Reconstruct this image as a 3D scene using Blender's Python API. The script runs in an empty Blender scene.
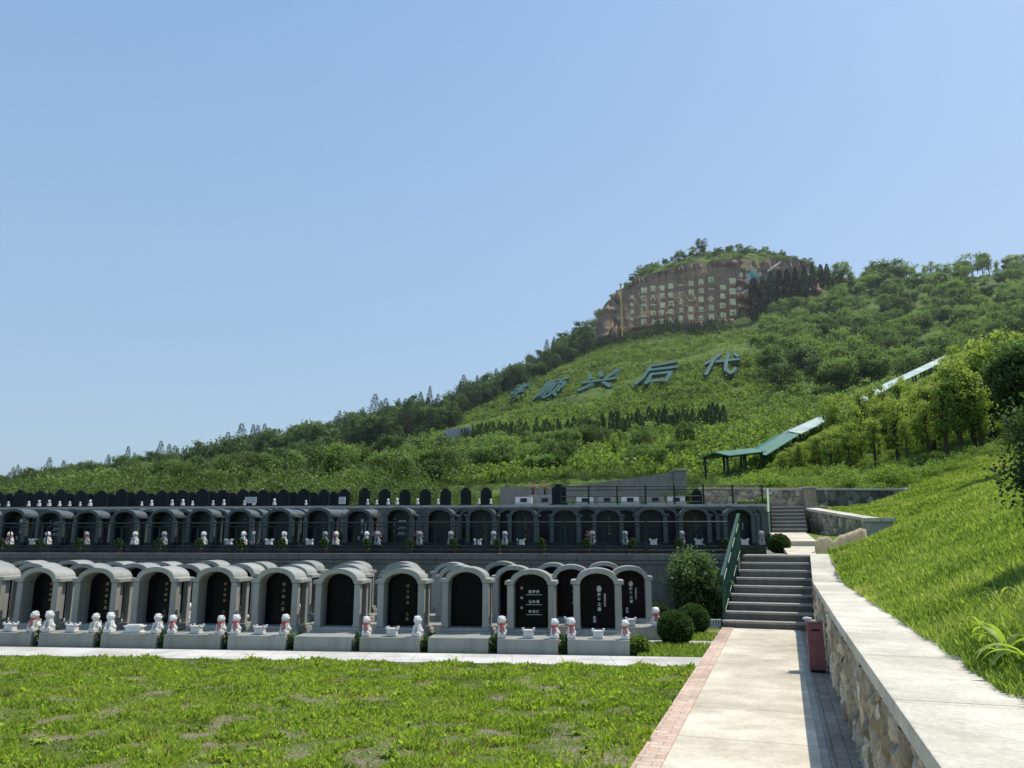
import bpy, bmesh, math, random
import numpy as np
from mathutils import Vector, Matrix, noise
random.seed(7); RNG = np.random.default_rng(11)
sc = bpy.context.scene
COL = sc.collection
R = math.radians
# ------------------------------------------------------------------ camera maths
FPX = 770.0; PIT = math.atan(156/770.0); CH = 1.65
cp, sp = math.cos(PIT), math.sin(PIT)
def ray(u, v):
    x = (u-512)/FPX; y = (384-v)/FPX
    f = cp - y*sp; z = sp + y*cp
    return x/f, z/f                      # X/F , (Z-h)/F
def atF(u, v, F):
    a, b = ray(u, v); return Vector((a*F, F, CH+b*F))
def atZ(u, v, z):
    a, b = ray(u, v); F = (z-CH)/b; return Vector((a*F, F, z))
def proj(X, F, Z):
    zz = Z-CH
    d = cp*F+sp*zz
    return 512+FPX*X/d, 384-FPX*(cp*zz-sp*F)/d
# frames: path and rows of graves
PA = R(18.8); W = Vector((math.sin(PA), math.cos(PA))); Rr = Vector((math.cos(PA), -math.sin(PA)))
RA = R(6.0);  E = Vector((math.cos(RA), -math.sin(RA))); N = Vector((math.sin(RA), math.cos(RA)))
def PP(s, L): return W*s + Rr*L
def RP(v, e): return N*v + E*e
def cross_vL(v, L):      # point with n.p = v and r.p = L
    a = np.array([[N.x, N.y], [Rr.x, Rr.y]]); x = np.linalg.solve(a, [v, L]); return Vector((x[0], x[1]))
# ------------------------------------------------------------------ objects
def tag(o, label=None, cat=None, group=None, kind=None):
    if label: o['label'] = label
    if cat: o['category'] = cat
    if group: o['group'] = group
    if kind: o['kind'] = kind
    return o
def empty(name, loc=(0, 0, 0), rz=0.0):
    o = bpy.data.objects.new(name, None); COL.objects.link(o)
    o.location = loc; o.rotation_euler = (0, 0, rz); o.empty_display_size = 0.2
    return o
def link(name, me, mat=None, parent=None, loc=(0, 0, 0), rz=0.0):
    if mat and not me.materials: me.materials.append(mat)
    o = bpy.data.objects.new(name, me); COL.objects.link(o)
    o.location = loc; o.rotation_euler = (0, 0, rz)
    if parent: o.parent = parent
    return o
def copy_tree(o, parent=None):
    c = o.copy(); COL.objects.link(c)
    if parent: c.parent = parent
    for ch in list(o.children): copy_tree(ch, c)
    return c
class MB:
    def __init__(s): s.v = []; s.f = []
    def add(s, vs, fs):
        b = len(s.v); s.v += [tuple(p) for p in vs]; s.f += [tuple(b+i for i in f) for f in fs]; return s
    def box(s, x0, x1, y0, y1, z0, z1):
        vs = [(x, y, z) for z in (z0, z1) for y in (y0, y1) for x in (x0, x1)]
        return s.add(vs, [(0,2,3,1), (4,5,7,6), (0,1,5,4), (2,6,7,3), (0,4,6,2), (1,3,7,5)])
    def obox(s, c, ax, ay, az):           # oriented box by half axes
        c, ax, ay, az = map(Vector, (c, ax, ay, az))
        vs = [c+ax*i+ay*j+az*k for k in (-1, 1) for j in (-1, 1) for i in (-1, 1)]
        return s.add(vs, [(0,2,3,1), (4,5,7,6), (0,1,5,4), (2,6,7,3), (0,4,6,2), (1,3,7,5)])
    def tube(s, pts, r, n=8, cap=True):
        pts = [Vector(p) for p in pts]; rings = []
        if not isinstance(r, (list, tuple)): r = [r]*len(pts)
        for i, p in enumerate(pts):
            d = (pts[min(i+1, len(pts)-1)]-pts[max(i-1, 0)]).normalized()
            a = d.orthogonal().normalized() if i == 0 else (a - d*a.dot(d)).normalized()
            b = d.cross(a)
            rings.append([p+(a*math.cos(2*math.pi*k/n)+b*math.sin(2*math.pi*k/n))*r[i] for k in range(n)])
        vs = [q for g in rings for q in g]; fs = []
        for i in range(len(pts)-1):
            for k in range(n):
                fs.append((i*n+k, i*n+(k+1) % n, (i+1)*n+(k+1) % n, (i+1)*n+k))
        if cap: fs.append(tuple(range(n))[::-1]); fs.append(tuple((len(pts)-1)*n+k for k in range(n)))
        return s.add(vs, fs)
    def prism(s, prof, y0, y1):            # profile in xz, extruded along y
        n = len(prof)
        vs = [(x, y0, z) for x, z in prof]+[(x, y1, z) for x, z in prof]
        fs = [tuple(range(n)), tuple(range(2*n-1, n-1, -1))]+[(i, i+n, (i+1) % n+n, (i+1) % n) for i in range(n)]
        return s.add(vs, fs)
    def poly(s, pts, z0, z1):              # xy polygon (ccw) from z0 to z1
        n = len(pts)
        vs = [(p[0], p[1], z0) for p in pts]+[(p[0], p[1], z1) for p in pts]
        fs = [tuple(range(n-1, -1, -1)), tuple(range(n, 2*n))]+[(i, (i+1) % n, (i+1) % n+n, i+n) for i in range(n)]
        return s.add(vs, fs)
    def ball(s, c, r, sx=1, sy=1, sz=1, n=10, m=7):
        vs = []; fs = []
        for j in range(m+1):
            th = math.pi*j/m
            for i in range(n):
                ph = 2*math.pi*i/n
                vs.append((c[0]+r*sx*math.sin(th)*math.cos(ph), c[1]+r*sy*math.sin(th)*math.sin(ph), c[2]+r*sz*math.cos(th)))
        for j in range(m):
            for i in range(n):
                fs.append((j*n+i, (j+1)*n+i, (j+1)*n+(i+1) % n, j*n+(i+1) % n))
        return s.add(vs, fs)
    def mesh(s, name, mat=None, smooth=False, bevel=0):
        me = bpy.data.meshes.new(name); me.from_pydata(s.v, [], s.f); me.update()
        bm = bmesh.new(); bm.from_mesh(me)
        bmesh.ops.remove_doubles(bm, verts=bm.verts, dist=1e-5)
        bmesh.ops.recalc_face_normals(bm, faces=bm.faces)
        if bevel:
            ed = [e for e in bm.edges if len(e.link_faces) == 2 and e.calc_face_angle(0) > 0.6]
            bmesh.ops.bevel(bm, geom=ed, offset=bevel, segments=2, profile=0.6, affect='EDGES', clamp_overlap=True)
        bm.to_mesh(me); bm.free()
        if smooth: me.shade_smooth()
        if mat: me.materials.append(mat)
        return me
    def build(s, name, mat, parent=None, loc=(0, 0, 0), rz=0.0, smooth=False, bevel=0):
        return link(name, s.mesh(name, mat, smooth, bevel), None, parent, loc, rz)
def npmesh(name, V, F, mat=None, attr=None, smooth=False):
    V = np.asarray(V, np.float32); F = np.asarray(F, np.int32); k = F.shape[1]
    me = bpy.data.meshes.new(name)
    me.vertices.add(len(V)); me.vertices.foreach_set('co', V.ravel())
    me.loops.add(F.size); me.loops.foreach_set('vertex_index', F.ravel())
    me.polygons.add(len(F)); me.polygons.foreach_set('loop_start', np.arange(0, F.size, k, dtype=np.int32))
    me.update(calc_edges=True)
    if attr is not None:
        for nm, dom, arr in attr:
            a = np.asarray(arr, np.float32)
            if a.ndim == 1:
                at = me.attributes.new(nm, 'FLOAT', dom); at.data.foreach_set('value', a)
            else:
                if a.shape[1] == 3: a = np.hstack([a, np.ones((len(a), 1), np.float32)])
                at = me.attributes.new(nm, 'FLOAT_COLOR', dom); at.data.foreach_set('color', a.ravel())
    if smooth: me.shade_smooth()
    if mat: me.materials.append(mat)
    return me
def unit(a): return a/np.maximum(np.linalg.norm(a, axis=1, keepdims=True), 1e-9)
def kites(C, D, S, size, width, bend=0.0):
    """leaf quads: base at C, direction D, side S"""
    size = size[:, None]; width = width[:, None]
    b = C; t = C+D*size; m = C+D*size*0.45
    up = np.cross(D, S)
    m = m+up*size*bend
    V = np.stack([b, m+S*width, t, m-S*width], 1).reshape(-1, 3)
    F = np.arange(len(C)*4).reshape(-1, 4)
    return V, F
def rand_leaves(C, size, rng, width=0.35, upbias=0.0):
    n = len(C)
    D = unit(rng.normal(size=(n, 3))+np.array([0, 0, upbias])); S = unit(np.cross(D, rng.normal(size=(n, 3))))
    return kites(C-D*size[:, None]*0.5, D, S, size, size*width, 0.08)
# ------------------------------------------------------------------ materials
def nt(name):
    m = bpy.data.materials.new(name); m.use_nodes = True; t = m.node_tree; t.nodes.clear()
    o = t.nodes.new('ShaderNodeOutputMaterial'); return m, t, o
def nd(t, ty, **k):
    n = t.nodes.new(ty)
    for a, b in k.items(): setattr(n, a, b)
    return n
def rgba(c): return (c[0], c[1], c[2], 1)
def ramp(t, fac, stops):
    r = nd(t, 'ShaderNodeValToRGB'); e = r.color_ramp.elements
    while len(e) < len(stops): e.new(0.5)
    for i, (p, c) in enumerate(stops): e[i].position = p; e[i].color = rgba(c)
    t.links.new(fac, r.inputs[0]); return r.outputs[0]
def coords(t, scale=1.0, kind='Object'):
    c = nd(t, 'ShaderNodeTexCoord'); m = nd(t, 'ShaderNodeMapping')
    m.inputs['Scale'].default_value = (scale,)*3 if not isinstance(scale, tuple) else scale
    t.links.new(c.outputs[kind], m.inputs[0]); return m.outputs[0]
def noi(t, vec, scale, detail=6, rough=0.6):
    n = nd(t, 'ShaderNodeTexNoise'); n.inputs['Scale'].default_value = scale; n.inputs['Detail'].default_value = detail
    n.inputs['Roughness'].default_value = rough
    t.links.new(vec, n.inputs['Vector']); return n.outputs['Fac']
def mixc(t, f, a, b, mode='MIX'):
    m = nd(t, 'ShaderNodeMix', data_type='RGBA', blend_type=mode)
    if isinstance(f, (int, float)): m.inputs[0].default_value = f
    else: t.links.new(f, m.inputs[0])
    for i, x in ((6, a), (7, b)):
        if isinstance(x, tuple): m.inputs[i].default_value = rgba(x)
        else: t.links.new(x, m.inputs[i])
    return m.outputs[2]
def bumpn(t, h, strength, dist=0.02):
    b = nd(t, 'ShaderNodeBump'); b.inputs['Strength'].default_value = strength; b.inputs['Distance'].default_value = dist
    t.links.new(h, b.inputs['Height']); return b.outputs[0]
def bsdf(t, o, col, rough=0.8, spec=0.3, normal=None, metal=0.0):
    b = nd(t, 'ShaderNodeBsdfPrincipled')
    if isinstance(col, tuple): b.inputs['Base Color'].default_value = rgba(col)
    else: t.links.new(col, b.inputs['Base Color'])
    if isinstance(rough, (int, float)): b.inputs['Roughness'].default_value = rough
    else: t.links.new(rough, b.inputs['Roughness'])
    b.inputs['Specular IOR Level'].default_value = spec; b.inputs['Metallic'].default_value = metal
    if normal: t.links.new(normal, b.inputs['Normal'])
    t.links.new(b.outputs[0], o.inputs[0]); return b
def stone(name, c1, c2, scale=3.0, rough=0.75, fine=60.0, spec=0.3, bump=0.25, speck=0.12):
    m, t, o = nt(name); v = coords(t)
    col = ramp(t, noi(t, v, scale, 8), [(0.3, c1), (0.7, c2)])
    sn = noi(t, v, fine, 3, 0.8)
    col = mixc(t, speck*4 if speck < .25 else 1, col, ramp(t, sn, [(0.35, tuple(x*.65 for x in c1)), (0.65, tuple(min(1, x*1.25) for x in c2))]))
    # weather streaks
    st = noi(t, coords(t, (2.5, 2.5, 0.35)), 3.0, 5)
    col = mixc(t, ramp(t, st, [(0.45, (0, 0, 0)), (0.75, (0.45,)*3)]), col, tuple(x*.55 for x in c1))
    oi = nd(t, 'ShaderNodeObjectInfo'); col = mixc(t, 1, col, ramp(t, oi.outputs['Random'], [(0, (.84, .84, .83)), (1, (1.08, 1.08, 1.09))]), 'MULTIPLY')
    bsdf(t, o, col, rough, spec, bumpn(t, sn, bump, 0.004)); return m
def plain(name, c, rough=0.6, spec=0.4, metal=0.0, var=0.15, scale=8.0):
    m, t, o = nt(name); v = coords(t)
    col = ramp(t, noi(t, v, scale, 5), [(0.3, tuple(x*(1-var) for x in c)), (0.7, tuple(min(1, x*(1+var)) for x in c))])
    bsdf(t, o, col, rough, spec, bumpn(t, noi(t, v, scale*6, 3), .1, .003), metal); return m
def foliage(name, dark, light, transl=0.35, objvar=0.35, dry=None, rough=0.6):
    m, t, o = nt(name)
    a = nd(t, 'ShaderNodeAttribute', attribute_name='leaf_tone_shade'); oi = nd(t, 'ShaderNodeObjectInfo')
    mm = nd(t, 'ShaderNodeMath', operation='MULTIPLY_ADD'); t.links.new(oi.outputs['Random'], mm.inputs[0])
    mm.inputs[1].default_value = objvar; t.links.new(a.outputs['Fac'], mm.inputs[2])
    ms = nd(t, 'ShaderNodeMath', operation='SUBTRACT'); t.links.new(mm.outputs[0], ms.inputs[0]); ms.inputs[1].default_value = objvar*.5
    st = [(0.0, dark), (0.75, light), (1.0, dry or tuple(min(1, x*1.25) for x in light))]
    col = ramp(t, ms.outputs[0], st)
    b = nd(t, 'ShaderNodeBsdfPrincipled'); t.links.new(col, b.inputs['Base Color']); b.inputs['Roughness'].default_value = rough
    b.inputs['Specular IOR Level'].default_value = 0.25
    tr = nd(t, 'ShaderNodeBsdfTranslucent')
    c2 = mixc(t, 1.0, col, (1.0, 1.15, 0.45), 'MULTIPLY'); t.links.new(c2, tr.inputs[0])
    mx = nd(t, 'ShaderNodeMixShader'); mx.inputs[0].default_value = transl
    t.links.new(b.outputs[0], mx.inputs[1]); t.links.new(tr.outputs[0], mx.inputs[2]); t.links.new(mx.outputs[0], o.inputs[0])
    return m
M = {}
M['grey'] = stone('pale_green_granite', (0.26, 0.265, 0.235), (0.385, 0.385, 0.345), 2.5, 0.5, 90, 0.4, 0.15)
M['wall'] = stone('terrace_granite', (0.13, 0.13, 0.115), (0.245, 0.24, 0.215), 1.3, 0.75, 40)
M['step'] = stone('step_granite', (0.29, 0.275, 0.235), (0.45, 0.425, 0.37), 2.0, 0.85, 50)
M['riser'] = stone('shaded_step_granite', (0.12, 0.115, 0.098), (0.20, 0.19, 0.165), 2.0, 0.9, 50)  # darker copy of the step granite, shade on the risers painted in
M['conc'] = stone('grey_concrete', (0.23, 0.205, 0.185), (0.36, 0.32, 0.285), 0.6, 0.9, 12)
M['dark'] = stone('dark_granite', (0.010, 0.017, 0.017), (0.024, 0.034, 0.033), 3.0, 0.33, 90, 0.3, 0.05)
M['white'] = stone('white_marble', (0.60, 0.60, 0.58), (0.78, 0.78, 0.76), 9.0, 0.6, 60, 0.3, 0.3, .05)
M['greyfig'] = stone('grey_marble', (0.2, 0.22, 0.22), (0.34, 0.36, 0.36), 9.0, 0.6, 60, 0.3, 0.3, .05)
M['rock'] = stone('yellow_rock', (0.30, 0.25, 0.17), (0.50, 0.43, 0.31), 2.5, 0.95, 20, 0.2, 0.8)
M['gold'] = plain('gold_paint', (0.50, 0.40, 0.20), 0.6)
M['goldpale'] = plain('pale_gold_paint', (0.95, 0.84, 0.52), 0.7, 0.2)
M['letterwhite'] = plain('white_paint', (0.7, 0.7, 0.66), 0.6)
M['portrait'] = plain('portrait_porcelain', (0.62, 0.62, 0.62), 0.3, var=.5, scale=25)
M['red'] = plain('red_ribbon', (0.52, 0.10, 0.11), 0.7, 0.2)
M['pink'] = plain('pink_petals', (0.62, 0.22, 0.28), 0.8, 0.2, var=.5, scale=30)
M['greenmetal'] = plain('green_railing_paint', (0.018, 0.075, 0.05), 0.45, 0.4)
M['darkmetal'] = plain('dark_green_railing_paint', (0.008, 0.022, 0.018), 0.5, 0.4)
M['palegreen'] = plain('pale_green_railing_paint', (0.22, 0.36, 0.26), 0.5, 0.4)
M['roofgreen'] = plain('green_roof_sheet', (0.05, 0.17, 0.125), 0.55, 0.3, var=.25, scale=.8)
M['rooflight'] = plain('pale_roof_sheet', (0.36, 0.46, 0.41), 0.5, 0.3, var=.3, scale=.8)  # paler sheet for the upper stairway roofs
M['bin'] = plain('maroon_bin_paint', (0.24, 0.09, 0.10), 0.6, 0.3, var=.2, scale=4)
M['black'] = plain('black_hollow', (0.01, 0.01, 0.01), 0.8)
M['charblue'] = plain('green_character_paint', (0.026, 0.090, 0.062), 0.55, 0.4, var=.25, scale=.5)
M['yellow'] = plain('yellow_pole_paint', (0.60, 0.42, 0.08), 0.5)
M['teal'] = plain('teal_wall_paint', (0.03, 0.42, 0.38), 0.8)
M['paintyellow'] = plain('yellow_wall_paint', (0.66, 0.52, 0.20), 0.8, var=.4, scale=.6)
M['paintpink'] = plain('pink_wall_paint', (0.62, 0.36, 0.38), 0.8, var=.4, scale=.6)
M['paintwhite'] = plain('cream_wall_paint', (0.55, 0.48, 0.38), 0.8, var=.4, scale=.6)
M['bark'] = stone('bark', (0.05, 0.035, 0.022), (0.13, 0.10, 0.07), 8.0, 0.95, 40, 0.1, 1.0)
M['pot'] = plain('dark_clay', (0.05, 0.04, 0.035), 0.7)
M['f_conifer'] = foliage('conifer_needles', (0.030, 0.056, 0.028), (0.095, 0.15, 0.06), 0.28, objvar=.5)
M['f_broad'] = foliage('hazed_broad_leaves', (0.085, 0.13, 0.055), (0.25, 0.34, 0.125), 0.48, objvar=.5)  # dark end raised, distance haze painted into the leaf colour
M['f_olive'] = foliage('olive_leaves', (0.035, 0.062, 0.022), (0.145, 0.20, 0.06), 0.35, objvar=.4)
M['f_dark'] = foliage('dark_leaves', (0.038, 0.066, 0.030), (0.135, 0.20, 0.075), 0.36, objvar=.5)
M['f_cyp'] = foliage('cypress_leaves', (0.028, 0.052, 0.028), (0.075, 0.12, 0.055), 0.25)
M['f_cypred'] = foliage('rusty_cypress_leaves', (0.020, 0.018, 0.013), (0.060, 0.045, 0.028), 0.1)
M['f_young'] = foliage('yellow_green_leaves', (0.10, 0.15, 0.035), (0.38, 0.45, 0.12), 0.48, dry=(0.46, 0.44, 0.20))
M['f_shrub'] = foliage('shrub_leaves', (0.055, 0.09, 0.028), (0.225, 0.30, 0.075), 0.46)
M['f_box'] = foliage('boxwood_leaves', (0.020, 0.045, 0.014), (0.08, 0.14, 0.035), 0.2, objvar=.1)
M['f_grass'] = foliage('grass_blades', (0.09, 0.14, 0.035), (0.42, 0.52, 0.12), 0.56, objvar=0, dry=(0.50, 0.46, 0.22), rough=.42)
M['f_straw'] = foliage('dead_straw', (0.10, 0.07, 0.04), (0.42, 0.35, 0.22), 0.1, objvar=0, dry=(0.55, 0.50, 0.38))
M['f_lawn'] = foliage('lawn_weed_blades', (0.10, 0.16, 0.03), (0.50, 0.62, 0.095), 0.58, objvar=0, rough=.45, dry=(0.32, 0.30, 0.13))
def mat_soil(name, g1, g2, s1, s2, sc1=0.9, thr=(0.45, 0.6), fs=18.0):
    m, t, o = nt(name); v = coords(t, 1.0)
    g = ramp(t, noi(t, v, 4.0, 8), [(0.3, g1), (0.7, g2)])
    s = ramp(t, noi(t, v, fs, 8, .8), [(0.36, s1), (0.62, s2)])
    f = ramp(t, noi(t, v, sc1, 6), [(thr[0], (0, 0, 0)), (thr[1], (1, 1, 1))])
    n = noi(t, v, 30, 6, .8)
    bsdf(t, o, mixc(t, f, g, s), 0.95, 0.1, bumpn(t, n, 0.8, 0.03)); return m
M['soil'] = mat_soil('lawn_soil', (0.10, 0.14, 0.03), (0.17, 0.22, 0.05), (0.14, 0.12, 0.075), (0.40, 0.35, 0.26), fs=40)
M['ground'] = mat_soil('field_ground', (0.05, 0.09, 0.02), (0.10, 0.16, 0.03), (0.10, 0.09, 0.05), (0.18, 0.16, 0.1), .2)
M['slope'] = mat_soil('slope_grass_ground', (0.08, 0.13, 0.025), (0.16, 0.24, 0.035), (0.08, 0.10, 0.03), (0.12, 0.12, 0.05), .5, (.6, .8))
M['hill'] = mat_soil('hill_ground', (0.06, 0.10, 0.025), (0.17, 0.235, 0.055), (0.035, 0.06, 0.018), (0.08, 0.12, 0.03), .3, (.42, .62))
def mat_slab(name, c1, c2, bw, bh, mort, off=0.5, brick=False, msize=0.006, rot=0.0):
    m, t, o = nt(name)
    c = nd(t, 'ShaderNodeTexCoord'); mp = nd(t, 'ShaderNodeMapping'); t.links.new(c.outputs['Object'], mp.inputs[0]); mp.inputs['Rotation'].default_value = (0, 0, rot)
    mp.inputs['Location'].default_value = (3.0 if bw > 5 else 0, .4, 0); b = nd(t, 'ShaderNodeTexBrick'); t.links.new(mp.outputs[0], b.inputs['Vector']); b.offset = off
    b.inputs['Scale'].default_value = 1; b.inputs['Brick Width'].default_value = bw; b.inputs['Row Height'].default_value = bh
    b.inputs['Mortar Size'].default_value = msize; b.inputs['Mortar Smooth'].default_value = .3
    b.inputs['Color1'].default_value = rgba(c1); b.inputs['Color2'].default_value = rgba(c2); b.inputs['Mortar'].default_value = rgba(mort)
    n1 = noi(t, mp.outputs[0], 1.6, 8, .65); n2 = noi(t, mp.outputs[0], 35, 5, .7)
    col = mixc(t, 1, b.outputs['Color'], ramp(t, n1, [(.3, (.72, .71, .69)), (.6, (1.05, 1.05, 1.05))]), 'MULTIPLY')
    col = mixc(t, 1, col, ramp(t, n2, [(.25, (.78, .78, .78)), (.6, (1.05, 1.05, 1.05))]), 'MULTIPLY')
    bl = noi(t, mp.outputs[0], .55, 7, .7); col = mixc(t, 1, col, ramp(t, bl, [(.35, (.72, .71, .68)), (.55, (1, 1, 1))]), 'MULTIPLY')
    st = noi(t, mp.outputs[0], 5.5, 6, .7)
    col = mixc(t, ramp(t, st, [(.60, (0, 0, 0)), (.74, (.55, .55, .55))]), col, tuple(x*.45 for x in c1))
    h = mixc(t, .25, b.outputs['Fac'], n2)
    inv = nd(t, 'ShaderNodeInvert'); t.links.new(h, inv.inputs[1])
    bsdf(t, o, col, 0.85, 0.25, bumpn(t, inv.outputs[0], .5, .006)); return m
M['slab'] = mat_slab('cream_paving', (0.62, 0.56, 0.44), (0.69, 0.63, 0.50), 6, 1.25, (0.30, 0.27, 0.21), 0.0, msize=.007)
M['brick'] = mat_slab('pink_kerb_brick', (0.56, 0.40, 0.30), (0.68, 0.54, 0.43), 0.2, 0.1, (0.36, 0.27, 0.22), .5, msize=.005)
M['pinkgrey'] = mat_slab('red_paving_brick', (0.32, 0.255, 0.195), (0.42, 0.34, 0.265), 0.1, 0.2, (0.17, 0.15, 0.13), 0, msize=.005)
M['greybrick'] = mat_slab('grey_paving_block', (0.40, 0.375, 0.31), (0.47, 0.44, 0.37), 0.13, 0.3, (0.2, 0.19, 0.17), 0, msize=.005)
M['strip'] = mat_slab('pale_walk_paving', (0.56, 0.55, 0.51), (0.62, 0.61, 0.57), 0.7, 1.2, (0.36, 0.35, 0.32), 0)
M['cap'] = mat_slab('pale_wall_coping', (0.63, 0.59, 0.49), (0.69, 0.65, 0.55), 2.0, 1.55, (0.26, 0.24, 0.20), 0, msize=.008)
def mat_attrstone(name):
    m, t, o = nt(name); a = nd(t, 'ShaderNodeAttribute', attribute_name='tint'); v = coords(t)
    n = noi(t, v, 25, 8, .75)
    col = mixc(t, 1, a.outputs['Color'], ramp(t, n, [(.25, (.5, .48, .45)), (.65, (1.2, 1.18, 1.12))]), 'MULTIPLY')
    bsdf(t, o, col, .95, .15, bumpn(t, n, .9, .015)); return m
M['rubble'] = mat_attrstone('rubble_masonry')
def mat_cliff():
    m, t, o = nt('brown_cliff_rock'); v = coords(t)
    n1 = noi(t, coords(t, (1, 1, .25)), .25, 9, .7); n2 = noi(t, v, 1.2, 8, .8)
    col = ramp(t, n1, [(.25, (.14, .095, .065)), (.5, (.36, .24, .155)), (.75, (.60, .45, .31))])
    col = mixc(t, .6, col, ramp(t, n2, [(.3, (.14, .10, .068)), (.7, (.42, .30, .20))]))
    bsdf(t, o, col, .95, .1, bumpn(t, n2, 1, .6)); return m
M['cliff'] = mat_cliff()
# ------------------------------------------------------------------ world, sun, camera
SAZ, SEL = R(68), R(62)
w = bpy.data.worlds.new("World"); sc.world = w; w.use_nodes = True; t = w.node_tree
bg = t.nodes['Background']; sky = t.nodes.new('ShaderNodeTexSky'); sky.sky_type = 'NISHITA'; sky.sun_disc = False
sky.sun_elevation = SEL; sky.sun_rotation = SAZ; sky.air_density = 1.15; sky.dust_density = 2.6; sky.ozone_density = 2.2; sky.altitude = 0
mxs = t.nodes.new('ShaderNodeMix'); mxs.data_type = 'RGBA'; mxs.inputs[0].default_value = .62
t.links.new(sky.outputs[0], mxs.inputs[6])
tc_ = t.nodes.new('ShaderNodeTexCoord'); sx_ = t.nodes.new('ShaderNodeSeparateXYZ'); t.links.new(tc_.outputs['Generated'], sx_.inputs[0])
hz_ = t.nodes.new('ShaderNodeValToRGB'); e_ = hz_.color_ramp.elements; e_[0].position = 0.0; e_[0].color = (.44, .635, .82, 1); e_[1].position = .75; e_[1].color = (.21, .44, .84, 1)
t.links.new(sx_.outputs['Z'], hz_.inputs[0])
sc_n = t.nodes.new('ShaderNodeMix'); sc_n.data_type = 'RGBA'; sc_n.blend_type = 'MULTIPLY'; sc_n.inputs[0].default_value = 1; t.links.new(hz_.outputs[0], sc_n.inputs[6]); sc_n.inputs[7].default_value = (6.9, 6.9, 6.9, 1)
t.links.new(sc_n.outputs[2], mxs.inputs[7])
t.links.new(mxs.outputs[2], bg.inputs[0]); bg.inputs[1].default_value = 0.15
sun = bpy.data.lights.new('sun', 'SUN'); sun.energy = 4.6; sun.angle = R(0.53); sun.color = (1, .93, .82)
so = bpy.data.objects.new('sun', sun); COL.objects.link(so)
sd = Vector((math.sin(SAZ)*math.cos(SEL), math.cos(SAZ)*math.cos(SEL), math.sin(SEL)))
so.rotation_euler = sd.to_track_quat('Z', 'Y').to_euler(); so.location = (20, 10, 60)
cam = bpy.data.cameras.new('camera'); cam.lens = FPX/1024*36; cam.sensor_width = 36; cam.clip_end = 5000; cam.clip_start = .05
co = bpy.data.objects.new('camera', cam); COL.objects.link(co); co.location = (0, 0, CH); co.rotation_euler = (R(90)+PIT, 0, 0)
sc.camera = co
sc.view_settings.view_transform = 'Standard'; sc.view_settings.look = 'None'; sc.view_settings.exposure = 0
sc.cycles.max_bounces = 6; sc.cycles.diffuse_bounces = 3; sc.cycles.transmission_bounces = 4
# ------------------------------------------------------------------ terrain function
CT = []
def ctl(u, v, F): p = atF(u, v, F); CT.append((p.x/F, F, p.z))
def ctz(u, F, z):
    v = 384-FPX*(cp*(z-CH)-sp*F)/(cp*F+sp*(z-CH)); p = atF(u, v, F); CT.append((p.x/F, F, z))
def ctxy(x, y, z): CT.append((x/y, y, z))
# behind terrace three, left to right
for u in (-700, -300, 0, 250, 480): ctz(u, 36, 2.7); ctz(u, 41, 2.9)
for u, v in ((-700, 506), (-300, 500), (0, 498), (200, 494), (400, 489), (480, 487)): ctl(u, v, 58)
ctz(560, 36, 2.7); ctz(640, 36, 2.7); ctz(560, 42, 3.0); ctz(640, 43, 3.0); ctl(560, 484, 56); ctl(640, 478, 52); ctl(600, 481, 54)
ctz(725, 36, 3.85); ctz(780, 36, 3.9); ctz(840, 36, 3.95); ctz(900, 36, 4.0); ctl(700, 486, 46)
# ridge on the left
for u, v, F in ((-1200, 520, 150), (-700, 512, 150), (-300, 500, 150), (0, 489, 150), (100, 482, 160), (200, 472, 170), (300, 455, 180), (370, 432, 185), (440, 414, 190), (480, 403, 200), (520, 384, 210), (560, 358, 225), (585, 342, 232)):
    ctl(u, v, F); CT.append((ray(u, v)[0], F*1.7, CH+ray(u, v)[1]*F*.72)); 
for u, v, F in ((0, 494, 95), (200, 485, 100), (350, 470, 110), (-500, 504, 95)): ctl(u, v, F)
# middle slope
for u, v, F in ((430, 446, 122), (520, 441, 112), (600, 438, 106), (720, 430, 98), (400, 462, 95), (520, 462, 80), (620, 458, 76), (700, 462, 70),
                (480, 425, 160), (500, 412, 172), (550, 400, 160), (600, 390, 152), (660, 380, 146), (720, 370, 140), (560, 372, 200), (620, 350, 200), (700, 340, 205), (650, 336, 222), (700, 331, 224), (610, 341, 228), (750, 322, 224), (790, 300, 226), (815, 290, 228)):
    ctl(u, v, F)
# above the cliff
for u, v, F in ((600, 318, 246), (625, 292, 243), (650, 272, 243), (690, 261, 243), (740, 258, 243), (780, 259, 243), (815, 272, 243)): ctl(u, v, F)
for u, v, F in ((640, 275, 256), (700, 254, 258), (760, 254, 258)): ctl(u, v, F); CT.append((ray(u, v)[0], F*1.6, CH+ray(u, v)[1]*F*.8))
# right side forest and ridge
for u, v, F in ((850, 284, 238), (900, 282, 235), (960, 276, 235), (1024, 272, 232), (1150, 262, 230), (1400, 255, 220), (1700, 255, 210)):
    ctl(u, v, F); CT.append((ray(u, v)[0], F*1.6, CH+ray(u, v)[1]*F*.85))
for u, v, F in ((790, 370, 135), (850, 345, 160), (900, 318, 190), (1000, 305, 190), (780, 425, 86), (850, 412, 100), (920, 375, 130), (1024, 335, 150), (1200, 320, 150)):
    ctl(u, v, F)
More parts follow.
